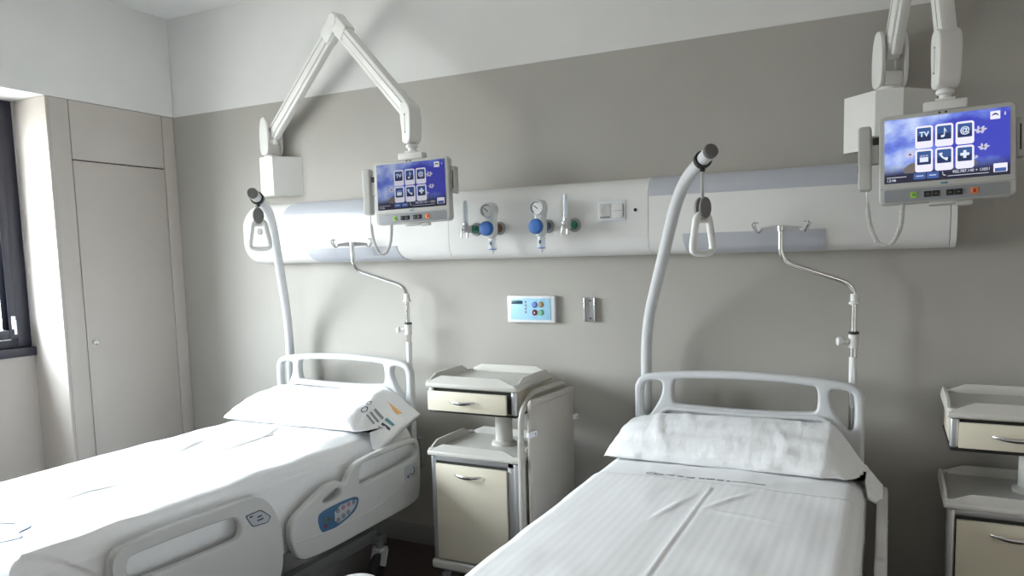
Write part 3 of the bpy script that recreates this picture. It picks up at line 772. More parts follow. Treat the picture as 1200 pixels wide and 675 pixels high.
def rails(side):
    X = c+side*.519; dz = 0 if side > 0 else -.20
    Pn = lambda a, b, d: (X+d, a, b+dz)
    h = MB(); h.plate(chaikin(HEAD, 2), [chaikin(HHOLE, 2), chaikin(SLOT, 2)], Pn, .034, PLAST_D, .011, 4)
    h.tube([(X+side*.0165, a, b+dz) for a, b in fillet2([(-.30, .545), (-.42, .47), (-.62, .43), (-.90, .425), (-1.15, .45)])], .0035, PLAST_D, 6)
    ho = h.build('head_side_rail', bed)
    g = MB(); g.plate(chaikin(FOOT, 2), [chaikin(FHOLE, 2)], Pn, .034, PLAST_D, .011, 4)
    fo = g.build('foot_side_rail', bed)
    S = X+side*.0168
    Q = lambda a, b, d: (S+side*d, a, b+dz)
    q = MB(); q.plate(chaikin([(-1.029, .505), (-1.010, .528), (-.87, .532), (-.757, .523), (-.772, .474), (-.829, .446), (-.968, .424), (-1.014, .444)], 2), [], Q, .0024, RAILBLUE, .0006)
    q.prism(chaikin([(-.925, .518), (-.775, .516), (-.787, .482), (-.835, .456), (-.925, .442)], 1), Q, .0012, .0018, RAILPALE)
    pn = q.build('rail_keypad', ho)
    for i, (a, b, mm) in enumerate(((-.905, .500, INKDARK), (-.87, .503, INKRED), (-.833, .505, INKRED), (-.800, .504, INKDARK), (-.905, .460, INKDARK), (-.87, .466, INKDARK), (-.838, .472, INKDARK), (-.985, .460, INKRED), (-.985, .485, BTN_O), (-.955, .480, BTN_O))):
        k = MB(); k.tube([Q(a+.0085*math.cos(t), b+.0085*math.sin(t), .0022) for t in [2*PI*j/14 for j in range(14)]], .0014, mm, 5, closed=True)
        k.lathe([(.003, 0), (.003, .0012)], Q(a, b, .0018), (side, 0, 0), mm, 10); k.build('key', pn)
    q = MB(); q.plate(rrect(-.413, .486, -.306, .555, .010), [], Q, .002, RAILPALE, .0005)
    dl = q.build('angle_indicator', ho)
    k = MB(); k.tube([Q(-.352+.020*math.cos(t), .522+.020*math.sin(t), .002) for t in [math.radians(a) for a in range(-150, 60, 15)]], .0022, INKDARK, 6)
    k.ball(Q(-.385, .50, .0015), (.002, .008, .008), INKDARK, 10); k.build('indicator_arc', dl)
    q = MB(); q.plate(chaikin([(-1.404, .641), (-1.326, .641), (-1.277, .599), (-1.296, .580), (-1.371, .588)], 2, q=.10), [], Q, .002, INKDARK, .0005)
    lb = q.build('rail_label', fo)
    k = MB(); k.prism(chaikin([(-1.397, .637), (-1.328, .637), (-1.284, .600), (-1.298, .584), (-1.369, .592)], 2, q=.10), Q, .0011, .0016, RAILPALE)
    for (a, b, w2) in ((-1.375, .629, .016), (-1.335, .618, .022), (-1.332, .605, .030)):
        k.prism([(a-w2/2, b-.003), (a+w2/2, b-.003), (a+w2/2, b+.003), (a-w2/2, b+.003)], Q, .0017, .0022, INKDARK)
    k.build('label_face', lb)
    for (yy, z0) in ((-.50, .40), (-1.0, .40), (-1.45, .40), (-1.80, .40)):
        q = MB(); q.beam((c+side*.395, yy, .380+min(dz, 0)), (X-side*.016, yy, .380+dz), .03, .02, STEEL, .004); q.box((c+side*.40-.012, yy-.015, .372+dz), (c+side*.40+.012, yy+.015, .432), STEEL, .003); q.build('rail_bracket', ho if yy > -1.2 else fo)
def fillet2(pts):
    return [(p.x, p.y) for p in fillet([V((a, b, 0)) for a, b in pts], .12, 6)]
rails(1); rails(-1)
bed2 = copy_tree(bed)
bed2.location = (CR, -1.15, 0)
bed2['label'] = 'grey hospital bed frame with headboard behind the striped coverlet, right of centre'

def wr_noise(x, y, f, seed): return noise.noise(V((x*f+seed, y*f-seed*.7, seed*1.3)))
def drape(c, y0, y1, ztop, hw, zh, mtl, name, label, cat, foot=True, off=0, seed=1.0, wr=.006, group=None, headroll=False, crease=None, sag=None, fold_at=None):
    r = .055+off; hwx = hw+off; zt = ztop+off
    drop = zt-zh
    arc = r*PI/2
    half = (hwx-r)+arc+(drop-r)
    U = []; n = 270
    us = [-half+2*half*i/n for i in range(n+1)]
    vy = []; Ly = (y0-y1-off-r) if foot else (y0-y1)
    vtot = Ly+(arc+drop-r if foot else 0)
    nv = 300 if fold_at else 210
    vs_ = [vtot*i/nv for i in range(nv+1)]
    def fold(t, flatlen):
        if t <= flatlen: return t, 0
        t -= flatlen
        if t <= arc: a = t/r; return flatlen+r*math.sin(a), r*(1-math.cos(a))
        return flatlen+r, r+(t-arc)
    verts = []; beyond = []
    for v in vs_:
        py, dy = fold(v, Ly)
        for u in us:
            px, dx = fold(abs(u), hwx-r); sx = 1 if u > 0 else -1
            X = c+sx*px; Y = y0-py; Z = zt-max(dx, dy)
            # crown and wrinkles
            Z += .012*(1-min(1, (px/hwx))**2)*(1 if dy == 0 else 0)
            if sag: Z += sag(X-c, Y)
            a = wr_noise(X*1.0, Y*2.0, 3.2, seed)*wr + wr_noise(X*2.2, Y*.8, 7.0, seed+3)*wr*.45
            a += max(0, wr_noise(X*1.2+Y*.5, Y*1.0, 4.1, seed+9))**2*wr*1.6
            if crease: a += crease(X-c, Y)
            if dx > r*.9 or dy > r*.9:
                amp = min(1, max(dx, dy)/.25)*2.2
                wob = wr_noise(Y*1.0, Z*.35, 4.5, seed+5)*.006*amp + .5*a
                if dx >= dy:
                    X += sx*(abs(wob)*.5+.002)
                else: Y -= abs(wob)*.8
            else: Z += a
            if fold_at and dx > .004 and dx >= dy:
                f_ = fold_at(Y, Z); e_ = min(1, dx/r); X += sx*f_*e_; Z += f_*(1-e_)
            verts.append((X, Y, Z)); beyond.append((dx, dy))
    m = len(us); faces = []
    for i in range(nv):
        for j in range(n):
            q = (i*m+j, (i+1)*m+j, (i+1)*m+j+1, i*m+j+1)
            if all(beyond[k][0] > r+.01 and beyond[k][1] > r+.01 for k in q): continue
            faces.append(q)
    b = MB(); b.add(verts, faces, mtl); o = b.build(name, None, sharp=180, recalc=False)
    md = o.modifiers.new('thickness', 'SOLIDIFY'); md.thickness = .003; md.offset = -1
    tag(o, label, cat, group)
    def top(x, y, o_=.0015):   # a point just above the sheet
        i = min(nv, max(0, (y0-y)/vtot*nv)); j = min(n, max(0, ((x-c)+half)/(2*half)*n))
        i0, j0 = min(int(i), nv-1), min(int(j), n-1); fi, fj = i-i0, j-j0
        z = lambda a, b: verts[a*m+b][2]
        zz = (z(i0, j0)*(1-fj)+z(i0, j0+1)*fj)*(1-fi)+(z(i0+1, j0)*(1-fj)+z(i0+1, j0+1)*fj)*fi
        return V((x, y, zz+o_))
    return o, top

def mattress(c, label):
    m = MB(); m.box((c-.435, -2.185, .519), (c+.435, -.225, .700), MATTR, .05, 4)
    tag(m.build('mattress'), label, 'mattress', 'mattresses of the two beds')
mattress(CL, 'mattress under the white sheet of the left bed')
mattress(CR, 'mattress under the striped coverlet of the right bed')

def gauss(t, w): return math.exp(-(t/w)**2)
def sag_l(x, y):
    z = 0
    if x > .30: z += -.045*((x-.30)/.15)**2*max(0, min(1, (y+1.0)/.5)) if x < .47 else -.045*max(0, min(1, (y+1.0)/.5))
    return z
def fold_l(y, z):
    # hospital corner: the upper layer hangs over a diagonal tuck near the foot
    t = max(0, min(1, (y+2.135)/.34)); zf = .735-.02*t-.30*t*t
    if y > -1.62: return 0.0
    k = max(0, min(1, (z-zf)/.006))
    am = max(0, min(1, (-1.62-y)/.36))
    return .014*(k*k*(3-2*k))*am*am*(3-2*am)
def crease_l(x, y):
    m = max(0, noise.noise(V((0, y*1.7, 3.1)))+.35)*(1 if y < -.75 else 0)
    k = .008*m*gauss(x-.055-.012*math.sin(y*3), .008)
    k += -.006*m*gauss(x-.065-.012*math.sin(y*3), .006)
    k += .009*gauss(x+.10+.3*(y+1.2), .010)*gauss(y+1.1, .2)+.008*gauss(x+.22-.2*(y+.8), .010)*gauss(y+.75, .14)+.007*gauss(x-.02+.5*(y+.75), .010)*gauss(y+.72, .10)
    k += .005*gauss(x-.20+.2*(y+.9), .012)*gauss(y+.9, .18)
    return k
shl, topl = drape(CL, -.235, -2.168, .738, .462, .395, LINEN, 'bed_sheet', 'white cotton sheet tucked over the left bed with a pale blue mark near the foot', 'sheet', seed=2.3, wr=.007, crease=crease_l, sag=sag_l, fold_at=fold_l)
# printed mark: stepped pale outline near the foot

def ribbon(top, a, b_, w, m, mb, o=.0016, n=8):
    d = V((b_[0]-a[0], b_[1]-a[1], 0)).normalized(); nn = V((-d.y, d.x, 0))*w*.5
    vs = []
    for t in range(n+1):
        x, y = a[0]+(b_[0]-a[0])*t/n, a[1]+(b_[1]-a[1])*t/n
        for s_ in (-1, 1):
            vs.append(top(x+nn.x*s_, y+nn.y*s_, o)); vs.append(top(x+nn.x*s_, y+nn.y*s_, o-.0008))
    fs = []
    for i in range(n):
        k = i*4; fs += [(k, k+4, k+6, k+2), (k+1, k+3, k+7, k+5), (k, k+1, k+5, k+4), (k+2, k+6, k+7, k+3)]
    fs += [(0, 2, 3, 1), (n*4, n*4+1, n*4+3, n*4+2)]
    mb.add(vs, fs, m)
def crease_r(x, y):
    k = .0030*gauss(x-.002, .0055)*(1 if y < -.80 else 0) - .0025*gauss(x-.008, .005)*(1 if y < -.80 else 0)
    k += .004*gauss(x+.06-.25*(y+1.0), .012)*gauss(y+1.05, .12)
    k += .004*gauss(y+1.02+.15*x, .010)*gauss(x-.12, .12)
    k += .004*gauss(x-.06-.5*(y+.95), .012)*gauss(y+.92, .10)
    return k
shr, topr = drape(CR, -.235, -2.20, .735, .462, .42, LINEN, 'bed_sheet', 'plain white sheet band with printed line between the right pillow and striped coverlet', 'sheet', seed=5.1, wr=.004)
cvr, topc = drape(CR, -.745, -2.20, .735, .462, .36, STRIPES, 'striped_coverlet', 'white satin-striped coverlet spread over the right bed', 'coverlet', off=.004, seed=5.1, wr=.004, crease=crease_r)
pm = MB()
MARK = [(-2.62, -2.03), (-2.55, -2.06), (-2.53, -2.00), (-2.446, -1.961), (-2.369, -1.962), (-2.352, -2.01), (-2.302, -2.027), (-2.326, -2.074), (-2.40, -2.09), (-2.53, -2.09), (-2.60, -2.09)]
for i in range(len(MARK)): ribbon(topl, MARK[i], MARK[(i+1) % len(MARK)], .009, INKBLUE, pm, .0024)
pm.build('printed_mark', shl, sharp=180)
# printed logo and text line on the sheet
pr = MB()
def line_on(top, pts, w, m, mb, o=.0018):
    for a, b_ in zip(pts, pts[1:]): ribbon(top, a, b_, w*2.4, m, mb, o, 3)
def ring_on(top, cx, cy, rx, ry, w, m, mb): line_on(top, [(cx+rx*math.cos(2*PI*i/12), cy+ry*math.sin(2*PI*i/12)) for i in range(13)], w, m, mb)
ring_on(topr, -.757, -.702, .018, .012, .0022, INKGREY, pr); ring_on(topr, -.730, -.706, .016, .010, .0022, INKGREY, pr)
for i, (x0, x1) in enumerate(((-.705, -.672), (-.665, -.64), (-.632, -.60))):
    line_on(topr, [(x0, -.697), (x1, -.696)], .0013, INKGREY, pr); line_on(topr, [(x0, -.708), (x1, -.707)], .0013, INKGREY, pr)
for x0, x1 in ((-.585, -.565), (-.56, -.53), (-.522, -.50), (-.49, -.478)): line_on(topr, [(x0, -.700), (x1, -.699)], .0030, INKDARK, pr)
line_on(topr, [(-.470, -.699), (-.36, -.695)], .0022, INKGREY, pr)
pr.build('printed_line', shr, sharp=180)

# ------------------------------------------------------------------ pillows
def pillow(c, x0, x1, yc, zc, b, h, tilt, droop_x, droop_k, label, seed, end_b, base, front=.3, shift=0):
    ct, st = math.cos(tilt), math.sin(tilt)
    def P(u, v, off=0.0):
        U = 2*u-1; a = 2*PI*v
        x = x0+(x1-x0)*(U*.5+.5)
        tl = max(0, 1-abs(min(U, 0))**6)**.5
        dr = max(0, x-droop_x); R = x1-droop_x
        q = min(1, dr/(R*.75)); q = q*q*(3-2*q)
        if U > 0: tl = 1-.74*q
        ty = (.90+.10*tl) if U < 0 else (1-(1-end_b)*min(1, dr/R))
        cs, sn = math.cos(a), math.sin(a)
        yy = b*ty*math.copysign(abs(cs)**.85, cs); zz = h*tl*math.copysign(abs(sn)**.80, sn)
        if sn < 0: zz *= .8
        zz -= h*.25*(1-tl)*(1 if U < 0 else .3)
        endw = .35+.65*abs(U)**2
        wn = wr_noise(x*1.5, yy*5, 3.5, seed)*.008
        wn += max(0, wr_noise(x*11+yy*4, yy*2.0, 1.5, seed+4))**1.3*.020*endw*(.4+.6*tl)
        wn += max(0, wr_noise(x*6-yy*5, yy*2.5, 1.7, seed+7)-.1)*.014*endw
        zz += (wn if sn > 0 else 0)*min(1, abs(sn)*2.5)
        if sn <= .3 and cs < 0: yy -= wr_noise(x*9, sn, 2.0, seed+2)*.006
        zz += off if sn >= 0 else -off
        Y = yc+yy*ct-zz*st; Z = zc+yy*st+zz*ct
        Z -= droop_k*dr*dr/(dr+.09)*1.25*(1+front*max(0, -yy/b))
        Z += .010*math.sin(x*6+seed)*.5
        Y -= shift*q
        if abs(x-c) < .47: Z = max(Z, base(x, Y))
        return V((x, Y, Z))
    m = MB(); nu, nv = 110, 56
    m.grid(lambda u, v: P(u, v), nu, nv, PILLOWC, closed_v=True)
    m.f.append(tuple(range(nv))); m.mi.append(0); m.f.append(tuple((nu-1)*nv+j for j in range(nv))); m.mi.append(0)
    o = m.build('pillow', None, sharp=180); tag(o, label, 'pillow', 'pillows at the headboards')
    return o, P
pr_o, PR = pillow(CR, CR-.475, CR+.520, -.378, .798, .190, .064, math.radians(12), CR+.33, .72, 'plain white pillow on the right bed with its case end drooping', 3.7, .38, lambda x, y: .752, .1, .06)
pl_o, PL_ = pillow(CL, CL-.468, CL+.505, -.395, .802, .205, .066, math.radians(12), CL+.33, .50, 'white pillow on the left bed with orange and teal print on its end', 8.2, .90, lambda x, y: .755, .45)
def patch(P, quads, m, mb):
    for (u0, u1, v0, v1) in quads:
        mb.grid(lambda u, v: P(u0+(u1-u0)*u, v0+(v1-v0)*v, .0022), 8, 6, m)
ink = MB()
for u0, u1, v0, v1, mm in ((.885, .930, .262, .274, INKGREY), (.885, .926, .287, .299, INKGREY), (.885, .922, .312, .324, INKGREY), (.938, .984, .255, .269, INKTEAL), (.938, .984, .281, .293, INKDARK), (.938, .960, .306, .315, INKGREY)):
    k = MB(); patch(PL_, [(u0, u1, v0, v1)], mm, k); k.build('printed_text_line', pl_o, sharp=180)
for i in range(14):
    a0 = 2*PI*i/14; a1 = 2*PI*(i+1)/14
    for (cu, cv, ru, rv) in ((.862, .305, .012, .020), (.855, .268, .008, .013)):
        q = [PL_(cu+ru*k*math.cos(a), cv+rv*k*math.sin(a), .0024) for a, k in ((a0, 1), (a1, 1), (a1, .72), (a0, .72))]
        ink.add(q, [(0, 1, 2, 3)], INKDARK)
ink.build('printed_logo', pl_o, sharp=180); ink = MB()
n = 8
for i in range(n):
    f0, f1 = i/n, (i+1)/n
    q = [PL_(.885+.070*f, .205+s*.020*f-.010, .0024) for f, s in ((f0, -1), (f1, -1), (f1, 1), (f0, 1))]
    ink.add(q, [(0, 1, 2, 3)], INKORAN)
ink.build('printed_wedge', pl_o, sharp=180)

# ------------------------------------------------------------------ lifting poles, handles, drip poles
def lifting_pole(c, tx, tz, label):
    r = thing('lifting_pole', label, 'lifting pole', (c-.425, -.115, .64), group='bed lifting poles')
    path = fillet([(c-.425, -.115, .63), (c-.425, -.115, 1.22), (c-.187, -.45, 1.800), (c+tx, -.69, tz)], .16, 10)
    MB().tube(path, .0235, POLE_M, 20).build('pole', r)
    d = (path[-1]-V((c-.187, -.45, 1.80))).normalized(); e = path[-1]
    m = MB(); m.cyl(e-d*.012, d, .0250, .022, CAPGREY, .004, 24); m.build('end_cap', r)
    m = MB(); m.lathe([(.0245, 0), (.031, .002), (.031, .020), (.0245, .022)], e-d*.085, d, BLACK, 24); m.box((e.x-d.x*.074-.008, e.y-d.y*.074-.010, e.z-d.z*.074-.040), (e.x-d.x*.074+.008, e.y-d.y*.074+.010, e.z-d.z*.074-.026), BLACK, .003)
    m.build('strap_ring', r)
    return e-d*.074
def handle(at, strap, yaw, label):
    r = thing('trapeze_handle', label, 'trapeze handle', tuple(at), (0, 0, yaw), group='trapeze handles hanging from the lifting poles')
    m = MB(); z = -.040
    m.box((-.007, -.0012, z-strap), (.007, .0012, z+.006), STRAP, .0005); m.build('strap', r, local=True)
    z1 = z-strap
    m = MB(); m.plate([(.025*math.cos(2*PI*i/24), z1-.030+.038*math.sin(2*PI*i/24)) for i in range(24)], [], XZ(-.013), .012, DISCG, .004)
    m.plate([(.025*math.cos(2*PI*i/24), z1-.030+.038*math.sin(2*PI*i/24)) for i in range(24)], [], XZ(.013), .014, CLIPGREY, .004)
    m.build('strap_clip', r, local=True)
    m = MB(); t = z1-.052
    tri = chaikin([(-.026, t), (.026, t), (.034, t-.05), (.046, t-.112), (.040, t-.136), (-.040, t-.136), (-.046, t-.112), (-.034, t-.05)], 3)
    m.tube([(a, 0, b_) for a, b_ in tri], .0125, GRIPW, 14, closed=True); m.tube([(-.026, 0, t-.022), (.026, 0, t-.022)], .009, GRIPW, 10); m.build('grip', r, local=True)
e1 = lifting_pole(CL, -.058, 1.866, 'grey bent lifting pole rising behind the left bed headboard, nearest the wardrobe')
e2 = lifting_pole(CR, -.025, 1.882, 'grey bent lifting pole rising behind the right bed headboard')
handle(e1, .012, math.radians(40), 'white triangular grab handle hung close under the left lifting pole tip')
handle(e2, .095, math.radians(52), 'white triangular grab handle hung on a longer strap from the right lifting pole')

def drip_pole(c, dx, xt, yt, xm, label):
    xb = c+dx
    r = thing('drip_pole', label, 'drip pole', (xb, -.115, .64), group='drip poles at the beds')
    MB().tube([(xb, -.115, .62), (xb, -.115, 1.19)], .0145, CHROME, 16).build('outer_tube', r)
    m = MB(); m.box((xb-.006, -.131, .92), (xb+.006, -.128, 1.08), PANELW); m.tube([(xb, -.115, .98), (xb, -.115, 1.12)], .0152, GRIPW, 16); m.build('sleeve_label', r)
    m = MB(); m.cyl((xb, -.115, 1.155), (0, 0, 1), .019, .055, GRIPW, .003); m.cyl((xb, -.115, 1.21), (0, 0, 1), .0195, .010, BLACK, .002)
    m.cyl((xb-.018, -.122, 1.182), (-1, -.3, 0), .013, .034, GRIPW, .004); m.cyl((xb-.04, -.129, 1.182), (-1, -.3, 0), .017, .02, GRIPW, .004); m.build('height_clamp', r)
    m = MB(); path = fillet([(xb, -.115, 1.19), (xb, -.115, 1.402), (xt, yt, 1.500), (xt, yt, 1.628)], .055, 9)
    m.tube(path, .0105, CHROME, 14); m.build('inner_tube', r)
    m = MB(); m.cyl((xb, -.115, 1.325), (0, 0, 1), .020, .012, GRIPW, .003); m.cyl((xb, -.115, 1.337), (0, 0, 1), .0145, .03, GRIPW, .002); m.build('collar', r)
    # four hooks in two pairs
    dv = V((1, .42, 0)).normalized() if c < -1 else V((1, -.10, 0)).normalized(); sv = V((-dv.y, dv.x, 0))
    T = V((xt, yt, 1.628))
    m = MB(); m.cyl(T-V((0, 0, .014)), (0, 0, 1), .0135, .024, CHROME, .003)
    pl = [(-.078, -.008), (-.078, .004), (-.02, .012), (.02, .012), (.078, .004), (.078, -.008), (.02, -.010), (-.02, -.010)]
    m.plate(pl, [], lambda a, b_, d: T+dv*a+V((0, 0, b_-.002))+sv*d, .006, ALU, .001); m.build('hook_plate', r)
    for s in (-1, 1):
        for q in (-1, 1):
            base = T+dv*s*.070+V((0, 0, -.004)); dd = (dv*s*.9+sv*q*.5).normalized()
            pts = [base, base+dd*.012+V((0, 0, -.010)), base+dd*.022+V((0, 0, -.012)), base+dd*.042+V((0, 0, .020)), base+dd*.030+V((0, 0, .030)), base+dd*.022+V((0, 0, .026))]
            MB().tube(fillet(pts, .01, 4), .0030, CHROME, 8).build('hook', r)
drip_pole(CL, .385, -2.466, -.205, 0, 'chrome drip pole with hooks at the left bed headboard, beside the bedside cabinet')
drip_pole(CR, .405, -.379, -.205, 0, 'chrome drip pole with hooks at the right bed headboard, below the right screen')

# ------------------------------------------------------------------ bedside cabinets
def tray(mb, x0, x1, y0, y1, z, m, h=.034):
    mb.box((x0, y0, z), (x1, y1, z+.022), m, .006, 3)
    lip = [(0, 0), (.035, h-.004), (.06, h), (1-.06, h), (1-.035, h-.004), (1, 0)]
    def rim(a, b_, inn):
        a, b_, inn = V(a), V(b_), V(inn)
        L = (b_-a).length
        prof = [(.0, 0), (.040/L*1.0, h*.55), (.075/L, h), (1-.075/L, h), (1-.040/L, h*.55), (1, 0)]
        n = len(prof); vs = []
        for t, hh in prof:
            p = a.lerp(b_, t)
            vs += [p+V((0, 0, -.006)), p+inn*.001+V((0, 0, hh)), p+inn*.010+V((0, 0, hh)), p+inn*.020+V((0, 0, -.006))]
        fs = []
        for i in range(n-1):
            for k in range(4): fs.append((i*4+k, i*4+(k+1) % 4, (i+1)*4+(k+1) % 4, (i+1)*4+k))
        fs.append((0, 1, 2, 3)); fs.append(tuple((n-1)*4+k for k in range(4)))
        mb.add(vs, fs, m)
    zz = z+.021
    rim((x0+.006, y0+.001, zz), (x1-.006, y0+.001, zz), (0, 1, 0)); rim((x0+.006, y1-.001, zz), (x1-.006, y1-.001, zz), (0, -1, 0))
    rim((x0+.001, y0+.006, zz), (x0+.001, y1-.006, zz), (1, 0, 0)); rim((x1-.001, y0+.006, zz), (x1-.001, y1-.006, zz), (-1, 0, 0))
    for x in (x0, x1):
        for y in (y0, y1):
            mb.cyl((x+(.017 if x == x0 else -.017), y+(.017 if y == y0 else -.017), z+.018), (0, 0, 1), .016, .014, m, .003, 16)
def bow_handle(mb, x0, x1, y, z, m):
    pts = []
    for i in range(13):
        t = i/12; s = math.sin(PI*t)
        pts.append((x0+(x1-x0)*t, y-.004-.022*s**.7, z-.004*s))
    mb.tube(pts, [.003+.0035*math.sin(PI*i/12) for i in range(13)], m, 10, flat=(.7, 1.25))
def cabinet(x, y, label, flap, opened):
    r = thing('bedside_cabinet', label, 'bedside cabinet', (x, y, 0), group='bedside cabinets')
    W, D = .222, .188
    yf = y-D
    m = MB(); m.box((x-W+.022, yf+.02, .165), (x+W-.012, y+D, .650), CREAM, .003); m.build('body', r)
    m = MB()
    for s in (-1, 1):
        m.box((x+s*(W-.012)-.012, yf, .165), (x+s*(W-.012)+.012, yf+.03, .652), ALU, .007, 3)
    m.box((x+W-.052, yf+.004, .165), (x+W-.024, yf+.02, .652), ALU, .002)
    m.box((x-W+.012, yf+.004, .630), (x+W-.012, yf+.02, .652), ALU, .002); m.build('aluminium_frame', r)
    m = MB(); m.box((x-W+.026, yf+.0085, .168), (x+W-.054, yf+.0195, .629), DARKGAP); m.build('door_recess', r)
    m = MB(); m.box((x-W+.028, yf-.006, .172), (x+W-.056, yf+.008, .617), CREAM, .002); d = m.build('door', r)
    m = MB(); bow_handle(m, x-.095, x+.045, yf-.006, .578, CHROME); m.build('handle', d)
    m = MB(); m.box((x-W-.012, yf-.012, .118), (x+W+.012, y+D+.008, .164), TRAYM, .016, 4); m.build('base_bumper', r)
    for s in (-1, 1):
        for q in (-1, 1):
            cx, cy = x+s*(W-.04), y+q*(D-.04)
            k = MB(); k.cyl((cx, cy, .085), (0, 0, 1), .012, .034, STEEL, .002); k.box((cx-.018, cy-.020, .066), (cx+.018, cy+.020, .092), SOCKET, .006); ca = k.build('castor', r)
            k = MB(); k.lathe([(.030, -.012), (.036, -.009), (.036, .009), (.030, .012)], (cx, cy-.010, .0365), (1, 0, 0), RUBBER, 24); k.build('wheel', ca)
    m = MB(); tray(m, x-W-.012, x+W+.014, yf-.012, y+D+.006, .654, TRAYM); m.build('lower_tray', r)
    cx, cy = x+.045, y+.030
    m = MB(); m.lathe([(.058, 0), (.058, .012), (.050, .018), (.040, .020), (.040, .16), (.043, .162), (.043, .185)], (cx, cy, .675), (0, 0, 1), TRAYM, 32); m.build('column', r)
    m = MB(); m.box((x-W+.004, yf+.012, .862), (x+W-.010, y+D, .966), CREAM, .003)
    m.box((x-W, yf+.004, .852), (x+W-.006, y+D+.002, .862), BLACK, .004)
    m.box((x-W+.02, yf+.0105, .866), (x+W-.03, yf+.0125, .962), DARKGAP); m.build('drawer_housing', r)
    for s in (-1, 1): MB().box((x+s*(W-.014)-.014, yf, .862), (x+s*(W-.014)+.014, yf+.028, .967), ALU, .009, 3).build('corner_post', r)
    of = .014 if opened else .004; xl = x-W+(.006 if opened else .026)
    m = MB(); m.box((xl, yf-of-.004, .866), (x+W-.042, yf-of+.009, .953), CREAM, .002); dr = m.build('drawer', r)
    if opened:
        m = MB(); m.box((x-W+.03, yf-of+.0091, .872), (x+W-.050, yf+.0104, .940), SOCKET, .002); m.build('drawer_box', dr)
    m = MB(); bow_handle(m, x-.100, x+.035, yf-of-.004, .913, CHROME); m.build('handle', dr)
    m = MB(); tray(m, x-W-.010, x+W+.004, yf-.010, y+D+.006, .967, TRAYM); m.build('upper_tray', r)
    if flap:
        a = V((x+W+.050, y-.175, 0)); b_ = V((x+W+.090, y+.215, 0)); dv = (b_-a).normalized(); nv_ = V((dv.y, -dv.x, 0))
        off = -nv_*.022
        m = MB(); path = fillet([a+off+V((0, 0, .10))-dv*.03, a+off+V((0, 0, .88))-dv*.03, a+off+V((0, 0, .955))+dv*.06, b_+off+V((0, 0, .955))-dv*.02, b_+off+V((0, 0, .70))-dv*.02], .06, 8)
        m.tube(path, .0125, FLAPT, 14); fr_ = m.build('table_frame', r)
        m = MB(); m.tube([path[0]+V((0, 0, -.0)), path[0]+V((0, 0, .66))], .016, FLAPT, 14); m.beam(path[0]+V((0, 0, .03)), V((x+W-.03, path[0].y, .145)), .03, .03, STEEL, .004); m.build('frame_sleeve', fr_)
        m = MB(); PF = lambda s, z, d: a+dv*s+V((0, 0, z))+nv_*d; Lf = (b_-a).length
        m.plate(rrect(0, .25, Lf, .930, .022), [], PF, .020, FLAPM, .007, 3); m.plate(rrect(.0, .905, Lf, .935, .012), [], lambda s, z, d: PF(s, z, d+.006), .016, FLAPM, .006)
        pn = m.build('table_top', fr_)
        for s in (.012, Lf-.0):
            m = MB(); m.plate(rrect(s-.045 if s < .1 else s-.012, .775, s+.025, .800, .005), [], lambda q, z, d: PF(q, z, d+.014), .012, PANELW, .003)
            m.lathe([(.005, 0), (.005, .002)], PF(s+.008, .787, .0195), nv_, SOCKET, 12); m.build('hinge_clip', pn)
    return r
cabinet(-1.630, -.295, 'cream bedside cabinet with folded table flap, between the two beds', True, True)
cabinet(.418, -.232, 'cream bedside cabinet at the right edge, right of the right bed', False, False)

# ------------------------------------------------------------------ waste bin between the beds
bn = thing('waste_bin', 'white waste bin with domed lid standing on the floor between the beds', 'bin', (-1.585, -1.375, 0))
m = MB(); m.lathe([(.098, 0), (.104, .004), (.117, .36), (.121, .38), (.117, .382)], (-1.585, -1.375, 0), (0, 0, 1), BINW, 36); m.build('bin_body', bn)
m = MB(); m.lathe([(.124, 0), (.125, .012), (.120, .03), (.105, .058), (.075, .082), (.035, .095), (.001, .098)], (-1.585, -1.375, .3825), (0, 0, 1), BINW, 36); m.build('lid', bn)

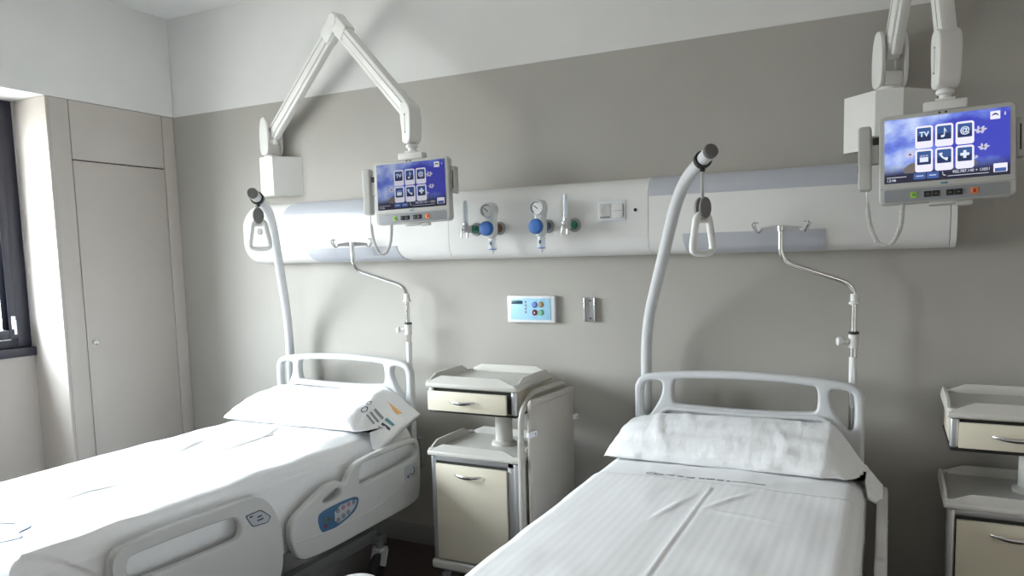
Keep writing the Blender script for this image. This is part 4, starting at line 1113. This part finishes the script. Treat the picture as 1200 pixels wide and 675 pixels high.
# ------------------------------------------------------------------ light
wd = bpy.data.worlds.new('sky'); SC.world = wd; wd.use_nodes = True
nt = wd.node_tree; bg = nt.nodes['Background']
tc = nt.nodes.new('ShaderNodeTexCoord'); sx = nt.nodes.new('ShaderNodeSeparateXYZ'); rp = nt.nodes.new('ShaderNodeValToRGB')
nt.links.new(tc.outputs['Generated'], sx.inputs[0])
mr = nt.nodes.new('ShaderNodeMapRange'); mr.inputs['From Min'].default_value = -1; mr.inputs['From Max'].default_value = 1
nt.links.new(sx.outputs['Z'], mr.inputs['Value']); nt.links.new(mr.outputs[0], rp.inputs['Fac'])
e = rp.color_ramp.elements
e[0].position = .40; e[0].color = (.32, .312, .30, 1)
e[1].position = .56; e[1].color = (.97, .985, 1.01, 1)
k = e.new(.49); k.color = (.47, .46, .45, 1)
k = e.new(.80); k.color = (1.45, 1.53, 1.64, 1)
nt.links.new(rp.outputs['Color'], bg.inputs['Color'])
bg.inputs['Strength'].default_value = 45.5
la = bpy.data.lights.new('window_portal', 'AREA'); la.shape = 'RECTANGLE'
la.size = wy1-wy0; la.size_y = ZB-1.11; la.cycles.is_portal = True
lo = bpy.data.objects.new('window_portal', la); COL.objects.link(lo)
lo.location = (XG-.075, (wy0+wy1)/2, (ZB+1.11)/2); lo.rotation_euler = (PI/2, 0, -PI/2)

lc = bpy.data.lights.new('fill_lamp', 'AREA'); lc.shape = 'RECTANGLE'; lc.size = .6; lc.size_y = 2.2; lc.energy = 110; lc.color = (1, .97, .93)  # unseen fill lamp, added to lift surfaces facing away from the window
lco = bpy.data.objects.new('fill_lamp', lc); COL.objects.link(lco); lco.location = (XR+1.0, -4.0, 2.585)

# ------------------------------------------------------------------ camera
cam = bpy.data.cameras.new('camera'); co = bpy.data.objects.new('camera', cam); COL.objects.link(co)
yaw, pit, rol = .4669, .0987, -.0258
cy, sy, cp_, sp = math.cos(yaw), math.sin(yaw), math.cos(pit), math.sin(pit)
fw = V((-sy*cp_, cy*cp_, -sp)); rt = V((cy, sy, 0)); up = rt.cross(fw)
cr_, sr = math.cos(rol), math.sin(rol)
rt2 = rt*cr_+up*sr; up2 = -rt*sr+up*cr_
Mx = Matrix(((rt2.x, up2.x, -fw.x, 0), (rt2.y, up2.y, -fw.y, -3.30), (rt2.z, up2.z, -fw.z, 1.55), (0, 0, 0, 1)))
co.matrix_world = Mx
cam.sensor_width = 36; cam.lens = 878/1200*36; cam.shift_y = 48.4/1200; cam.clip_start = .02
SC.camera = co

SC.view_settings.view_transform = 'Standard'
try: SC.view_settings.look = 'None'
except Exception: pass
SC.view_settings.exposure = 0.0; SC.view_settings.gamma = 1.0
SC.view_settings.use_curve_mapping = False
SC.cycles.use_denoising = True
SC.cycles.max_bounces = 10; SC.cycles.diffuse_bounces = 6; SC.cycles.transparent_max_bounces = 12
SC.cycles.sample_clamp_indirect = 10
